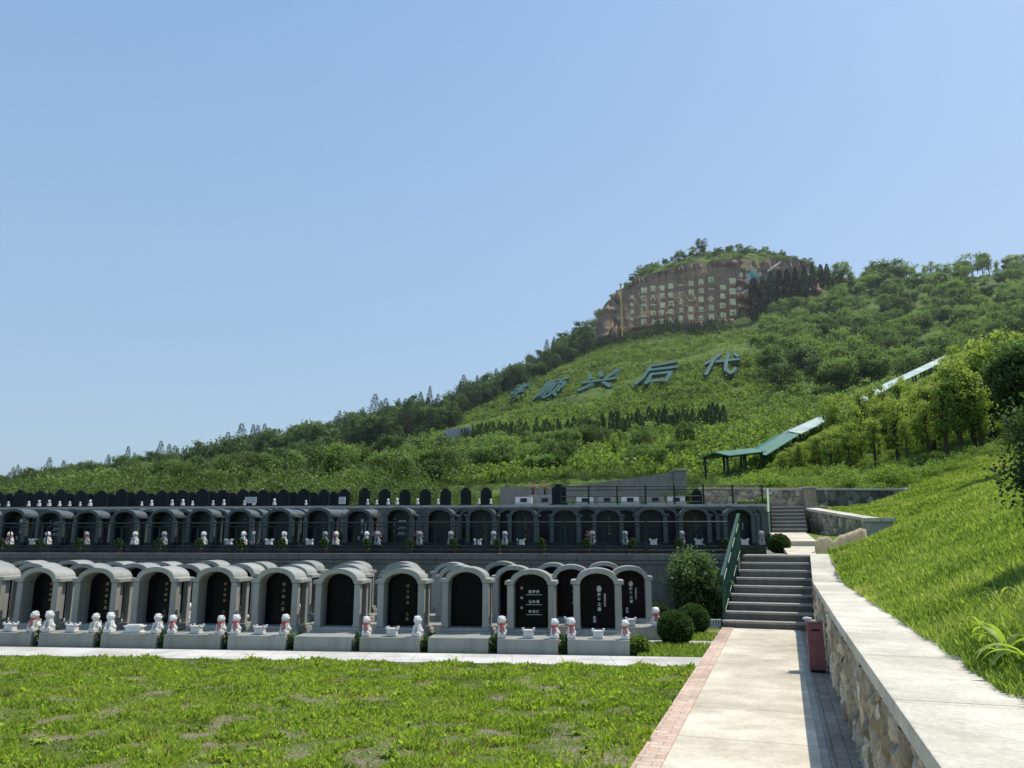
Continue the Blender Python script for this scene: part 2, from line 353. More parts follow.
# corridor line and near slope
for u, v, F in ((715, 491, 55), (760, 474, 60), (812, 450, 68), (870, 422, 80), (945, 384, 98), (1024, 352, 112), (1200, 330, 112)): ctl(u, v, F)
for u, v, F in ((850, 478, 42), (910, 460, 44), (970, 440, 46), (1024, 425, 48), (1150, 400, 48), (1300, 385, 48)): ctl(u, v, F)
SL = lambda L: 0.93+(L-1.08)*0.43
for s in (-1, 1, 3, 5, 7, 9, 11, 13, 15):
    for L in ((1.08, 2, 4, 7) if s > 0 else (1.08, 3, 7)):
        p = PP(s+.6*(L-1), L)
        if p.y > 2.2: ctxy(p.x, p.y, SL(L))
for s, L, z in ((17.8, 1.12, 1.33), (18.6, 1.12, 1.36), (19.4, 1.25, 1.40), (20.6, 1.75, 1.5), (22.1, 2.35, 1.68), (25, 3.0, 1.85), (28, 3.6, 2.02), (18, 1.6, 1.5), (19.2, 2.2, 1.72), (18, 3, 2.0), (23, 3.6, 2.15), (20, 4, 2.5), (22, 8, 4.1), (26, 4.6, 2.5), (29.4, 3.6, 2.30), (31.2, 2.7, 2.52), (33.6, 1.8, 2.78), (38, 2.5, 3.02), (38, 3.9, 3.2), (38.4, 5.6, 3.85), (34, 4.2, 2.85), (30, 6, 3.2), (18, 12, 5.4), (28, 12, 5.4)):
    p = PP(s, L); ctxy(p.x, p.y, z)
CT = np.array(CT); KX = np.stack([CT[:, 0]*2.0, np.log(CT[:, 1])*1.6], 1)
def rbf_phi(d): return d
Dm = np.linalg.norm(KX[:, None]-KX[None], axis=2)
n = len(KX); A = np.zeros((n+3, n+3)); A[:n, :n] = rbf_phi(Dm)+np.eye(n)*-1e-4; A[:n, n] = 1; A[:n, n+1:] = KX; A[n, :n] = 1; A[n+1:, :n] = KX.T
# interpolate z/F-like slope for stability
TGT = (CT[:, 2]-CH)/CT[:, 1]
WT = np.linalg.lstsq(A, np.concatenate([TGT, [0, 0, 0]]), rcond=None)[0]
def terr(X, F):
    X = np.asarray(X, float); F = np.asarray(F, float); sh = X.shape; X = X.ravel(); F = F.ravel()
    q = np.stack([X/F*2.0, np.log(F)*1.6], 1); out = np.empty(len(q))
    for i in range(0, len(q), 20000):
        d = np.linalg.norm(q[i:i+20000, None]-KX[None], axis=2)
        out[i:i+20000] = rbf_phi(d)@WT[:n]+WT[n]+q[i:i+20000]@WT[n+1:]
    return (CH+out*F).reshape(sh)
def hit(u, v, F0=30, F1=330):
    a, b = ray(u, v); F = np.linspace(F0, F1, 1200); z = terr(a*F, F); k = np.argmax(z > CH+b*F)
    return Vector((a*F[k], F[k], z[k]))
def fbm(P, sc_, oct_=4):
    return np.array([noise.fractal(Vector((p[0]*sc_, p[1]*sc_, (p[2] if len(p) > 2 else 0)*sc_)), 1.0, 2.0, oct_) for p in P])
# far terrain
nu, nf = 260, 210
tt = np.linspace(-2.0, 1.9, nu); ff = 35.6*np.exp(np.linspace(0, math.log(11.5), nf)); TT, FF = np.meshgrid(tt, ff)
ZZ = terr(TT*FF, FF); V = np.stack([TT*FF, FF, ZZ], -1).reshape(-1, 3)
V[:, 2] += fbm(V[:, :2], .05, 4)*np.clip((V[:, 1]-50)/100, 0, 1)*1.2
V[:, 2] = np.maximum(V[:, 2], -2)
idx = np.arange(nu*nf).reshape(nf, nu); F4 = np.stack([idx[:-1, :-1], idx[:-1, 1:], idx[1:, 1:], idx[1:, :-1]], -1).reshape(-1, 4)
tag(link('hillside', npmesh('hillside', V, F4, M['hill'], smooth=True)), 'green hillside rising behind the cemetery terraces', 'hill', kind='structure')
# near slope in path frame
ss = np.linspace(-1.0, 45, 185); ll = np.concatenate([[1.06], np.linspace(1.16, 30, 130)]); S_, L_ = np.meshgrid(ss, ll)
X_ = S_*W.x+L_*Rr.x; Y_ = S_*W.y+L_*Rr.y
def slopez(X, Y):
    X = np.asarray(X, float); Y = np.asarray(Y, float)
    Lv = X*Rr.x+Y*Rr.y; Ye = np.maximum(Y, 3.2)
    z = terr(X, Ye); zl = SL(Lv); k = np.clip((Y-3.2)/3.0, 0, 1)
    return zl*(1-k)+z*k
Z_ = slopez(X_, Y_); 
Vn = np.stack([X_, Y_, Z_], -1).reshape(-1, 3)
Vn[:, 2] += fbm(Vn[:, :2], .9, 3)*.04*np.clip((L_.ravel()-1.1)*3, 0, 1)
idx = np.arange(ss.size*ll.size).reshape(ll.size, ss.size); F4 = np.stack([idx[:-1, :-1], idx[1:, :-1], idx[1:, 1:], idx[:-1, 1:]], -1).reshape(-1, 4)
cen = Vn[F4].mean(1); sC = cen[:, 0]*W.x+cen[:, 1]*W.y; LC = cen[:, 0]*Rr.x+cen[:, 1]*Rr.y
# keep outside of the upper path, second stair and terrace three
def cutL(q): return np.interp(q, [0, 18, 18.6, 19.4, 20.6, 22.1, 25, 28.0, 28.05, 33.6, 33.65, 34.5, 38], [0, 0, .98, 1.10, 1.6, 2.2, 2.9, 3.5, 3.1, 1.5, 1.2, 1.2, 2.2])
keep = (cen[:, 1] < 37.5) & (LC > cutL(sC)) & ~((cen[:, 1] > 34.6) & (LC < 5.8))
tag(link('grass_slope', npmesh('grass_slope', Vn, F4[keep], M['slope'], smooth=True)), 'grassy bank behind the stone retaining wall', 'bank', kind='structure')
# ground
MB().poly([(-3000, -600), (3000, -600), (3000, 5000), (-3000, 5000)], -.6, -.06).build('ground', M['ground'])
tag(bpy.data.objects['ground'], 'field ground reaching the horizon', 'ground', kind='structure')
# ------------------------------------------------------------------ path
KL = -1.135
def pstrip(name, L0, L1, s0, s1, z, mat, label):
    o = MB().box(L0, L1, s0, s1, -.05, z).build(name, mat, rz=-PA); tag(o, label, kind='structure'); return o
pstrip('path', -.925, .192, -4, 15.8, .020, M['slab'], 'cream slab path leading to the steps')
pstrip('kerb', KL, -.927, -4, 15.75, .028, M['brick'], 'pink brick edging between lawn and path')
pstrip('paving', .194, .275, -4, 15.75, .018, M['greybrick'], 'narrow grey block strip along the path')
pstrip('paving', .277, .49, -4, 15.75, .012, M['pinkgrey'], 'reddish brick strip at the foot of the stone wall')
# stairs
STEP_H = 1.33/9
def stairs(name, s0, n, rise, tread, L0, L1, z0, label, L0t=None):
    th = empty(name, (*PP(s0, (L0+L1)/2), z0), -PA); tag(th, label, 'stairs')
    w2 = (L1-L0)/2
    for i in range(n):
        sh = (L0t-L0)*i/(n-1) if L0t is not None else 0
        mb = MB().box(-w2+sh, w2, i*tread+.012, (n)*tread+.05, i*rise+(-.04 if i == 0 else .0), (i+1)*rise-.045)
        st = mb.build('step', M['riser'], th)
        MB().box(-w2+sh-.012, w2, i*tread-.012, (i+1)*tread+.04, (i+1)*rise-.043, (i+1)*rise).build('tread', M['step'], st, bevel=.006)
    return th
stairs('stone_stairs', 15.75, 9, STEP_H, .27, -1.12, .57, 0, 'lower flight of nine grey stone steps at the end of the path', -.76)
stairs('stone_stairs', 31.6, 7, .15, .3, -.24, 1.02, 1.93, 'upper flight of seven grey stone steps between the dark graves and the pale coping')
# upper path (landing, ramp, small step, ramp)
def sheet_quad(name, pts, label, mat):
    mb = MB(); top = [Vector((*PP(s, L), z)) for s, L, z in pts]; n_ = len(top)
    mb.add(top+[p-Vector((0, 0, .5)) for p in top], [tuple(range(n_)), tuple(range(2*n_-1, n_-1, -1))]+[(i, i+n_, (i+1) % n_+n_, (i+1) % n_) for i in range(n_)])
    return tag(mb.build(name, mat), label, kind='structure')
sheet_quad('path', [(17.95, -.75, 1.327), (17.95, .70, 1.327), (18.6, .74, 1.335), (18.6, -.75, 1.335)], 'landing at the top of the lower steps', M['step'])
sheet_quad('path', [(18.6, .16, 1.336), (18.6, .74, 1.336), (21.4, .86, 1.50), (21.4, .06, 1.50)], 'pale sloping path above the lower steps', M['slab'])
sheet_quad('path', [(21.4, .06, 1.62), (21.4, .90, 1.62), (31.6, .95, 1.93), (31.6, -.34, 1.93)], 'pale path up to the second steps', M['slab'])
sheet_quad('verge', [(18.7, .69, 1.33), (18.7, 1.3, 1.34), (21, 2.0, 1.45), (24.5, 3.1, 1.72), (28.2, 3.75, 1.84), (33.7, 1.5, 1.92), (31.6, .96, 1.90), (21.4, .88, 1.47)], 'low verge between the upper path and the sloping rubble wall', M['slope'])
# ------------------------------------------------------------------ retaining wall with rubble face
def rubble(name, P0, P1, zb, zt, parent=None, cell=.20, depth=.07, res=.024, tones=None, loc=None, flip=1, off=0.0):
    """displaced masonry sheet between two plan points; zb, zt callables of 0..1"""
    tones = tones or [(.42, .36, .27), (.34, .30, .24), (.50, .45, .36), (.30, .25, .19), (.40, .38, .33), (.46, .37, .24)]
    P0 = Vector(P0); P1 = Vector(P1); Ln = (P1-P0).length; nx = max(2, int(Ln/res)); nz = max(2, int((zt(0)-zb(0))/res))
    d = (P1-P0)/Ln; nn = Vector((d.y, -d.x))*flip
    V = []; C = []
    for j in range(nz+1):
        for i in range(nx+1):
            a = i/nx; z = zb(a)+(zt(a)-zb(a))*j/nz; x = a*Ln
            q = Vector(((x+off)/cell*1.25, z/cell*.85, 3.3+zb(0)))
            q += noise.noise_vector(q*1.7)*.34+noise.noise_vector(q*5)*.06
            dd, pts = noise.voronoi(q)
            edge = dd[1]-dd[0]; h = min(1, edge/.28)
            cc = pts[0]; rn = noise.cell_vector(Vector((cc.x*7.13, cc.y*5.7, cc.z*3)))
            out = depth*(-.8+h**.5*(.8+.5*rn.x))+.02*noise.fractal(Vector((x*11, z*11, 0)), .7, 2.2, 4)
            p = P0+d*x+nn*out; V.append((p.x, p.y, z))
            tn = tones[int(abs(rn.y)*997) % len(tones)]; b = .70+.85*abs(rn.z)
            mo = min(1, edge/.12); mo = .22+.78*mo
            C.append(tuple(x_*b*mo for x_ in tn))
    ix = np.arange((nx+1)*(nz+1)).reshape(nz+1, nx+1)
    Fq = np.stack([ix[:-1, :-1], ix[:-1, 1:], ix[1:, 1:], ix[1:, :-1]], -1).reshape(-1, 4)
    if flip < 0: Fq = Fq[:, ::-1]
    return link(name, npmesh(name, V, Fq, M['rubble'], [('tint', 'POINT', np.array(C))], smooth=True), None, parent)
rw = empty('retaining_wall', (*PP(6, .55), 0)); tag(rw, 'low rubble stone retaining wall with wide pale coping along the path', 'wall')
def unparent_offset(o, par):
    o.parent = par; o.location = -par.location if not par.parent else o.location
    return o
def capz(s): return float(np.interp(s, [-3, 15.5, 18.0, 19], [.91, .91, 1.36, 1.36]))
def capL(s): return float(np.interp(s, [0, 8, 15.4, 18.1], [.455, .465, .52, .60]))
for sa, sb in ((18.0, 15.4), (15.4, 8.0), (8.0, -1.5)):
    o = rubble('stone_face', PP(sa, capL(sa)+.02), PP(sb, capL(sb)+.02), lambda a: 0.0, lambda a: capz(sa+(sb-sa)*a)-.09, flip=1, off=18.0-sa); unparent_offset(o, rw)
def strip_sL(mb, sl, L0, L1, zf, th):
    for s0, s1 in zip(sl[:-1], sl[1:]):
        g = .002
        pts = [(s0+g, L0), (s0+g, L1), (s1-g, L1), (s1-g, L0)]
        V = [Vector((*PP(s, L), zf(s)-th)) for s, L in pts]+[Vector((*PP(s, L), zf(s))) for s, L in pts]
        mb.add(V, [(0, 1, 2, 3)[::-1], (4, 5, 6, 7), (0, 1, 5, 4), (1, 2, 6, 5), (2, 3, 7, 6), (3, 0, 4, 7)])
# coping in the path frame
mb = MB(); sl = [-2+1.55*i for i in range(11)]+[15.0, 15.9, 16.8, 17.7]
sl = sorted(set(round(x, 3) for x in sl if x <= 15))+[15.5, 16.3, 17.2, 18.05]
for s0, s1 in zip(sl[:-1], sl[1:]):
    V = [(L, s, capz(s)+dz) for dz in (-.09, 0) for s, L in ((s0+.002, capL(s0)), (s0+.002, 1.10), (s1-.002, 1.10), (s1-.002, capL(s1)))]
    mb.add(V, [(3, 2, 1, 0), (4, 5, 6, 7), (0, 1, 5, 4), (1, 2, 6, 5), (2, 3, 7, 6), (3, 0, 4, 7)])
o = mb.build('coping', M['cap'], None, rz=-PA, bevel=.008); o.parent = rw; o.location = -rw.location
o = MB().box(.65, 1.09, -1.5, 18.0, -.05, .815).build('wall_core', M['conc'], None, rz=-PA); o.parent = rw; o.location = -rw.location
# ------------------------------------------------------------------ lawn, walks
v1 = N.dot(Vector(atZ(598.7, 655, 0)[:2]))      # bench front of row one
e1 = E.dot(Vector(atZ(598.7, 655, 0)[:2]))
v2r = N.dot(Vector(atZ(633, 640, 0)[:2])); e2 = E.dot(Vector(atZ(633, 640, 0)[:2]))
p3 = atF(604, 561, 15.6); v3r = N.dot(Vector(p3[:2]))-.35; e3 = E.dot(Vector(p3[:2]))
vw = v1-1.02                                    # front of the pale walk
LW = -34
def gpoly(name, pts, z, mat, label, z0=-.05): return tag(MB().poly(pts, z0, z).build(name, mat), label, kind='structure')
gpoly('lawn', [RP(-6, LW), PP(-8, KL-.003), cross_vL(vw-.003, KL-.003), RP(vw-.003, LW)], .0, M['soil'], 'weedy lawn left of the path')
gpoly('walkway', [(p.x, p.y) for p in (RP(vw, LW), cross_vL(vw, KL-.003), cross_vL(v1-.16, KL-.003), RP(v1-.16, LW))], .012, M['strip'], 'pale walk in front of the first row of graves')
xe1 = RP(v1+.2, e1+.55)
gpoly('lawn', [RP(v1-.157, LW), cross_vL(v1-.157, KL-.003), cross_vL(v2r-.5, KL-.003), RP(v2r-.5, LW)], -.004, M['soil'], 'small lawn patch with clipped bushes')
gpoly('walkway', [RP(v2r-.497, LW), cross_vL(v2r-.497, KL-.003), cross_vL(v2r-.10, KL-.003), RP(v2r-.10, LW)], .010, M['strip'], 'pale walk in front of the second row of graves')
gpoly('lawn', [RP(v2r-.097, LW), cross_vL(v2r-.097, KL-.003), PP(15.73, KL-.003), cross_vL(17.6, KL-.003), RP(17.6, LW)], -.004, M['soil'], 'ground between the graves and the terrace wall')
# ------------------------------------------------------------------ terraces
V2 = 17.65
c_ = cross_vL(V2, -.87)
t2 = [RP(V2+.05, LW), c_+N*.05, PP(18.6, -.87), PP(18.62, .13), PP(31.6, -.28), PP(33.6, -.28), RP(30.6, LW-4)]
gpoly('terrace', t2, 1.325, M['wall'], 'second terrace carrying the dark graves')
tw = empty('terrace_wall', (*RP(V2, -5), 0), -RA); tag(tw, 'grey granite terrace wall below the dark graves', 'wall')
ex = E.dot(c_)-(-5)
MB().box(-29, ex-.02, .02, .3, -.05, 1.12).build('wall_face', M['wall'], tw)
mb = MB(); x = -29.0
while x < ex-.1:
    x1 = min(x+1.6, ex-.0); mb.box(x+.003, x1-.003, -.05, .32, 1.215, 1.345); mb.box(x+.003, x1-.003, -.02, .30, 1.122, 1.213); x = x1
mb.build('coping', M['wall'], tw, bevel=.008)
mb = MB(); x = -29.0; k = 0
while x < ex-.2:
    for z0, z1, o_ in ((0, .36, 0), (.365, .73, .45), (.735, 1.115, 0)):
        a = x+o_; b = min(a+.895, ex-.03)
        if b > a+.1: mb.box(a, b, -.004+.004*((k*7) % 3), .05, z0, z1)
        k += 1
    x += .9
mb.build('facing_slab', M['wall'], tw, bevel=.004)
V3 = 30.6; Z3 = 2.98
t3a = [RP(V3+.05, LW-4), cross_vL(V3+.05, -.37), PP(33.72, -.37), PP(33.72, 1.9), RP(35.2, RP(0, 0).x+E.dot(cross_vL(35.2, 2.4))), RP(41.5, 8.5), RP(41.5, LW-6)]
gpoly('terrace', t3a, Z3-.01, M['conc'], 'third terrace carrying the black headstones', 1.2)
tw3 = empty('terrace_wall', (*RP(V3, -5), 1.3), -RA); tag(tw3, 'upper terrace wall hidden behind the dark graves', 'wall')
ex3 = E.dot(cross_vL(V3, -.39))+5
MB().box(-33, ex3, .0, .3, 0, 1.60).build('wall_face', M['wall'], tw3)
MB().box(-33, ex3, -.06, .34, 1.602, 1.70).build('coping', M['grey'], tw3, bevel=.01)
# ------------------------------------------------------------------ text meshes
def text_mesh(s, size=1.0, extrude=.01, spacing=1.0, line=1.0, align='CENTER', bold=0.0):
    cu = bpy.data.curves.new('t', 'FONT'); cu.body = s; cu.size = size; cu.extrude = extrude; cu.align_x = align; cu.align_y = 'CENTER'
    cu.space_line = line; cu.space_character = spacing; cu.offset = bold; cu.resolution_u = 2
    ob = bpy.data.objects.new('t', cu); COL.objects.link(ob); bpy.context.view_layer.update()
    dg = bpy.context.evaluated_depsgraph_get()
    me = bpy.data.meshes.new_from_object(ob.evaluated_get(dg)); bpy.data.objects.remove(ob); bpy.data.curves.remove(cu)
    me.materials.clear(); return me
def upright(me, x=0, y=0, z=0):
    me.transform(Matrix.Translation((x, y, z))@Matrix.Rotation(R(90), 4, 'X')); return me
# ------------------------------------------------------------------ graves
def arc(hw, z0, z1, n=10, rev=False):
    p = [(-hw*math.cos(math.pi*i/n), z0+(z1-z0)*math.sin(math.pi*i/n)) for i in range(n+1)]
    return p[::-1] if rev else p
def roof_mesh(y0, y1, mat, name='roof', big=0):
    lo = .985; hi = 1.055
    hi = 1.045; out = [(-.42, lo), (-.42, hi), (-.345, hi+.004)]+arc(.325, hi+.010, 1.235, 16)+[(.345, hi+.004), (.42, hi), (.42, lo)]
    inn = [(.278, lo)]+arc(.268, lo+.0, 1.158, 16, True)+[(-.278, lo)]
    prof = out+inn; n_ = len(prof); mb = MB()
    # front/back rings built as quads strips between outer and inner
    no = len(out); ni = len(inn)
    def ring(y):
        return [(x, y, z) for x, z in prof]
    mb.add(ring(y0)+ring(y1), [(i, (i+1) % n_, (i+1) % n_+n_, i+n_) for i in range(n_)])
    me = mb.mesh(name, None)
    bm = bmesh.new(); bm.from_mesh(me); bm.verts.ensure_lookup_table()
    for yy in (y0, y1):
        vs = [min(bm.verts, key=lambda v: (v.co.x-x)**2+(v.co.z-z)**2+(v.co.y-yy)**2) for x, z in prof]
        es = []
        for a, b in zip(vs, vs[1:]+vs[:1]):
            e = bm.edges.get((a, b)) or (bm.edges.new((a, b)) if a != b else None)
            if e: es.append(e)
        bmesh.ops.triangle_fill(bm, edges=es, use_beauty=True)
    bmesh.ops.recalc_face_normals(bm, faces=bm.faces)
    ed = [e for e in bm.edges if len(e.link_faces) == 2 and e.calc_face_angle(0) > 1.2]
    bmesh.ops.bevel(bm, geom=ed, offset=.012, segments=2, affect='EDGES', clamp_overlap=True)
    bm.to_mesh(me); bm.free(); me.materials.append(mat); return me
def stele_prof(hw, z0, zs, z1): return [(hw, z0), (-hw, z0)]+arc(hw, zs, z1, 12)
INS = {}
def ins_mesh(kind):
    if kind in INS: return INS[kind]
    bm = bmesh.new()
    def put(s, size, x, z, line=1.0, bold=.002):
        me = upright(text_mesh(s, size, .002, line=line, bold=bold), x, 0, z); bm.from_mesh(me)
    if kind == 'column': put('\n'.join('慈父慈母'), .052, .05, .80, 1.75, 0); put('\n'.join('之墓'), .05, .05, .44, 1.5, 0)
    if kind == 'five': put('\n'.join('慈父母之墓'), .062, .03, .74, 1.65, 0)
    if kind == 'rows':
        for k, z in enumerate((.86, .70, .54)):
            put('○ ○ ○' if False else ('福 寿 安', '德 永 思', '孝 长 存')[k], .05, .03, z); 
        for z in (.81, .65, .49):
            b = MB().box(-.10, .16, -.002, .002, z, z+.008).mesh('x'); bm.from_mesh(b)
        for z in (.92, .76, .60): put('公', .045, -.17, z)
    if kind == 'portrait': put('\n'.join('慈母之墓'), .058, .03, .69, 1.3); put('\n'.join('永思'), .05, -.05, .42, 1.1); put('\n'.join('父母恩深似海'), .032, .12, .72, 1.1)
    me = bpy.data.meshes.new('inscription'); bm.to_mesh(me); bm.free()
    for p in me.vertices: p.co.y += .0
    INS[kind] = me; return me
GM = {}
def grave_meshes(key, mat):
    g = {}
    g['bench'] = MB().box(-.46, .46, 0, .56, -.02, .215).mesh('bench', mat, bevel=.012)
    g['plinth'] = MB().box(-.42, .42, .565, 1.25, -.02, .24).box(-.40, .40, .60, 1.22, .24, .29).mesh('plinth', mat, bevel=.008)
    g['pf'] = MB().box(-.052, .052, 0, .11, .292, .983).box(-.060, .060, -.006, .116, .292, .335).mesh('pillar', mat, bevel=.01)
    g['pr'] = MB().box(-.045, .045, 0, .10, .292, .983).mesh('pillar', mat, bevel=.01)
    g['side'] = MB().box(-.02, .02, 0, .28, .292, .98).mesh('side_panel', mat)
    g['roof'] = roof_mesh(.60, 1.13, mat)
    g['stele'] = MB().prism(stele_prof(.272, .292, .95, 1.148), .90, 1.0).mesh('stele', M['dark'] if key == 'grey' else mat)
    g['side'] = MB().box(-.02, .02, 0, .17, .292, .98).mesh('side_panel', mat)
    GM[key] = g; return g
M['darkroof'] = stone('highlit_dark_granite', (0.05, 0.062, 0.058), (0.105, 0.12, 0.115), 3.0, 0.4, 90, 0.45, 0.05)  # paler dark granite, highlights on the roof arches painted into its colour
grave_meshes('grey', M['grey']); grave_meshes('dark', M['dark']); GM['dark']['roof'] = roof_mesh(.60, 1.13, M['darkroof'])
for k_ in ('pf', 'pr'):
    GM['dark'][k_].materials.clear(); GM['dark'][k_].materials.append(M['darkroof'])
GREYFACE = MB().prism(stele_prof(.272, .292, .95, 1.148), .90, 1.0).mesh('stele', plain('black_polished_granite', (0.005, 0.006, 0.009), .22, .12))
def make_grave(key, label, group, loc, ins=None, full=True):
    g = GM[key]; th = empty('arched_grave', loc, -RA); tag(th, label, 'grave', group); th.scale = (random.uniform(.985, 1.015), 1, .978*random.uniform(.985, 1.015)) if key == 'grey' else (.99*random.uniform(.98, 1.02), 1, .90*random.uniform(.98, 1.02))
    if full: link('bench', g['bench'], None, th)
    link('plinth', g['plinth'], None, th)
    for sx in (-1, 1):
        link('pillar', g['pf'], None, th, (sx*.328, .62, 0))
        if full:
            link('pillar', g['pr'], None, th, (sx*.325, 1.02, 0)); link('side_panel', g['side'], None, th, (sx*.293, .735, 0))
    link('roof', g['roof'], None, th)
    st = link('stele', GREYFACE if key == 'grey' else g['stele'], None, th)
    if ins:
        me = ins_mesh(ins)
        k2 = 'ins_'+ins
        if not me.materials: me.materials.append(M['letterwhite'] if ins in ('rows', 'portrait') else M['gold'])
        link('inscription', me, None, st, (0, .896, 0))
        if ins == 'portrait':
            link('portrait', PORT, None, st, (0.03, .893, .90))
    return th
mb = MB(); pr = [(.038*math.cos(2*math.pi*i/20), .052*math.sin(2*math.pi*i/20)) for i in range(20)]; mb.prism(pr, -.006, 0)
PORT = mb.mesh('portrait', M['portrait'])
ORD = ['first', 'second', 'third', 'fourth', 'fifth', 'sixth', 'seventh', 'eighth', 'ninth', 'tenth', 'eleventh', 'twelfth', 'thirteenth', 'fourteenth', 'fifteenth', 'sixteenth', 'seventeenth', 'eighteenth', 'nineteenth', 'twentieth']
def ordn(i):
    if i < 20: return ORD[i]
    return ('twenty-' if i < 29 else 'thirty-' if i > 29 else '')+(ORD[i-20] if i < 29 else 'thirtieth' if i == 29 else ORD[i-30])
# figures: remeshed little seated stone lion-like guardians
def remeshed(mb, name, vox, mat):
    me0 = mb.mesh('tmp'); ob = bpy.data.objects.new('tmp', me0); COL.objects.link(ob)
    md = ob.modifiers.new('r', 'REMESH'); md.mode = 'VOXEL'; md.voxel_size = vox
    sm = ob.modifiers.new('s', 'SMOOTH'); sm.iterations = 1; sm.factor = .5
    bpy.context.view_layer.update(); dg = bpy.context.evaluated_depsgraph_get()
    me = bpy.data.meshes.new_from_object(ob.evaluated_get(dg)); bpy.data.objects.remove(ob); me.name = name
    me.materials.clear(); me.shade_smooth()
    if mat: me.materials.append(mat)
    return me
def lion():
    b = MB(); b.box(-.065, .065, -.085, .085, 0, .055)
    b.ball((0, .03, .105), .068, .9, 1.0, .9); b.ball((0, -.005, .165), .055, .95, .9, 1.2); b.ball((-.045, .045, .08), .038); b.ball((.045, .045, .08), .038)
    for sx in (-1, 1):
        b.tube([(sx*.032, -.045, .165), (sx*.036, -.06, .11), (sx*.038, -.066, .055)], [.026, .02, .022]); b.ball((sx*.038, -.075, .065), .023, 1, 1.3, .7)
        b.ball((sx*.042, -.01, .292), .018); b.ball((sx*.02, -.068, .262), .012)
    b.ball((0, -.015, .25), .060, 1.05, 1, 1.0); b.ball((0, -.055, .235), .032, 1.1, 1, .8)
    for k in range(9):
        a = math.pi*2*k/9; b.ball((.052*math.cos(a), .005, .25+.052*math.sin(a)), .02)
    b.tube([(0, .08, .09), (0, .105, .13), (0, .095, .18)], [.02, .022, .016])
    return b
LION = remeshed(lion(), 'body', .0048, M['white'])
LIONG = LION.copy(); LIONG.materials.clear(); LIONG.materials.append(M['greyfig'])
PED = MB().box(-.07, .07, -.09, .09, 0, .05).mesh('pedestal', M['white'], bevel=.006)
RIB = MB()
for k in range(14):
    a0 = 2*math.pi*k/14; a1 = 2*math.pi*(k+1)/14
    q = [(.066*math.cos(a), -.005+.062*math.sin(a), .19+dz-.012*math.sin(a)*-1) for a in (a0, a1) for dz in (0, .022)]
    RIB.add(q, [(0, 2, 3, 1)])
RIB.add([(-.02, -.072, .19), (.0, -.074, .195), (-.01, -.085, .08), (-.035, -.08, .085)], [(0, 1, 2, 3)])
RIB.add([(.0, -.073, .195), (.02, -.072, .19), (.05, -.085, .10), (.03, -.09, .09)], [(0, 1, 2, 3)])
RIB.ball((0, -.072, .198), .016)
RIBM = RIB.mesh('ribbon', M['red'])
def statue(p, label, group, ribbon, mat='white', rz=0, s=1.0):
    th = empty('guardian_statue', p, -RA+rz); tag(th, label, 'statue', group); th.scale = (s, s, s)
    link('body', LION if mat == 'white' else LIONG, None, th)
    if ribbon: link('ribbon', RIBM, None, th)
    return th
def urn():
    b = MB(); b.box(-.085, .085, -.06, .06, 0, .02); b.box(-.075, .075, -.052, .052, .02, .095); b.box(-.09, .09, -.065, .065, .095, .115)
    for sx in (-1, 1):
        for sy in (-1, 1): b.box(sx*.08-.016, sx*.08+.016, sy*.055-.014, sy*.055+.014, .115, .14)
    return b.mesh('incense_box', M['white'], bevel=.006)
def urn2():
    b = MB(); b.box(-.15, .15, -.075, .075, 0, .022); b.box(-.125, .125, -.062, .062, .022, .085); b.box(-.15, .15, -.08, .08, .085, .108); b.box(-.11, .11, -.055, .055, .108, .125)
    return b.mesh('incense_box', M['white'], bevel=.008)
URN, URN2 = urn(), urn2()
def rowloc(v, e, z=0): p = RP(v, e); return (p.x, p.y, z)
# foliage templates first (needed for gap plants)
def leafmesh(name, C, size, leaf_tone_shade, mat, rng, width=.35, upbias=0.0, D=None):
    if D is None: V, F = rand_leaves(C, size, rng, width, upbias)
    else:
        S = unit(np.cross(D, rng.normal(size=D.shape))); V, F = kites(C, D, S, size, size*width, .06)
    return npmesh(name, V, F, mat, [('leaf_tone_shade', 'FACE', leaf_tone_shade)])
def tuft(name, n_, r, h, mat, seed, wid=.12, lean=.5, lmin=.5):
    rng = np.random.default_rng(seed)
    a = rng.uniform(0, 2*math.pi, n_); rr = r*np.sqrt(rng.uniform(0, 1, n_)); C = np.stack([rr*np.cos(a), rr*np.sin(a), np.zeros(n_)], 1)
    D = unit(np.stack([np.cos(a)*lean*rng.uniform(.1, 1, n_), np.sin(a)*lean*rng.uniform(.1, 1, n_), np.ones(n_)], 1)+rng.normal(size=(n_, 3))*.2)
    sz = h*rng.uniform(lmin, 1, n_)
    return leafmesh(name, C, sz, rng.uniform(0, .9, n_), mat, rng, wid, D=D)
GAP = []
for k in range(3):
    rng = np.random.default_rng(90+k); n_ = 420
    C = np.stack([rng.normal(0, .035, n_), rng.uniform(0, .42, n_), rng.uniform(.0, .2, n_)], 1)
    C[:, 2] *= 1+.3*np.sin(C[:, 1]*14+k)
    GAP.append(leafmesh('foliage', C, rng.uniform(.03, .07, n_), np.clip(C[:, 2]*3+rng.uniform(0, .4, n_), 0, 1)*.9, M['f_box'], rng, .4, .5))  # leaf tone also paints shade in, darker toward the ground
ins_row1 = {0: 'portrait', 1: 'rows', 2: None, 3: 'column', 4: None, 5: 'five', 6: 'column', 7: 'column', 8: 'five', 9: 'column', 10: 'five'}
insdesc = {'portrait': 'with oval portrait', 'rows': 'with white rows of writing', None: 'with blank black stone', 'column': 'with gold column', 'five': 'with five gold characters'}
SP = 1.045
def nm_row(i): return 'rightmost' if i == 0 else ordn(i)+' from the right'
rowname = ['front row', 'second row', 'third row']
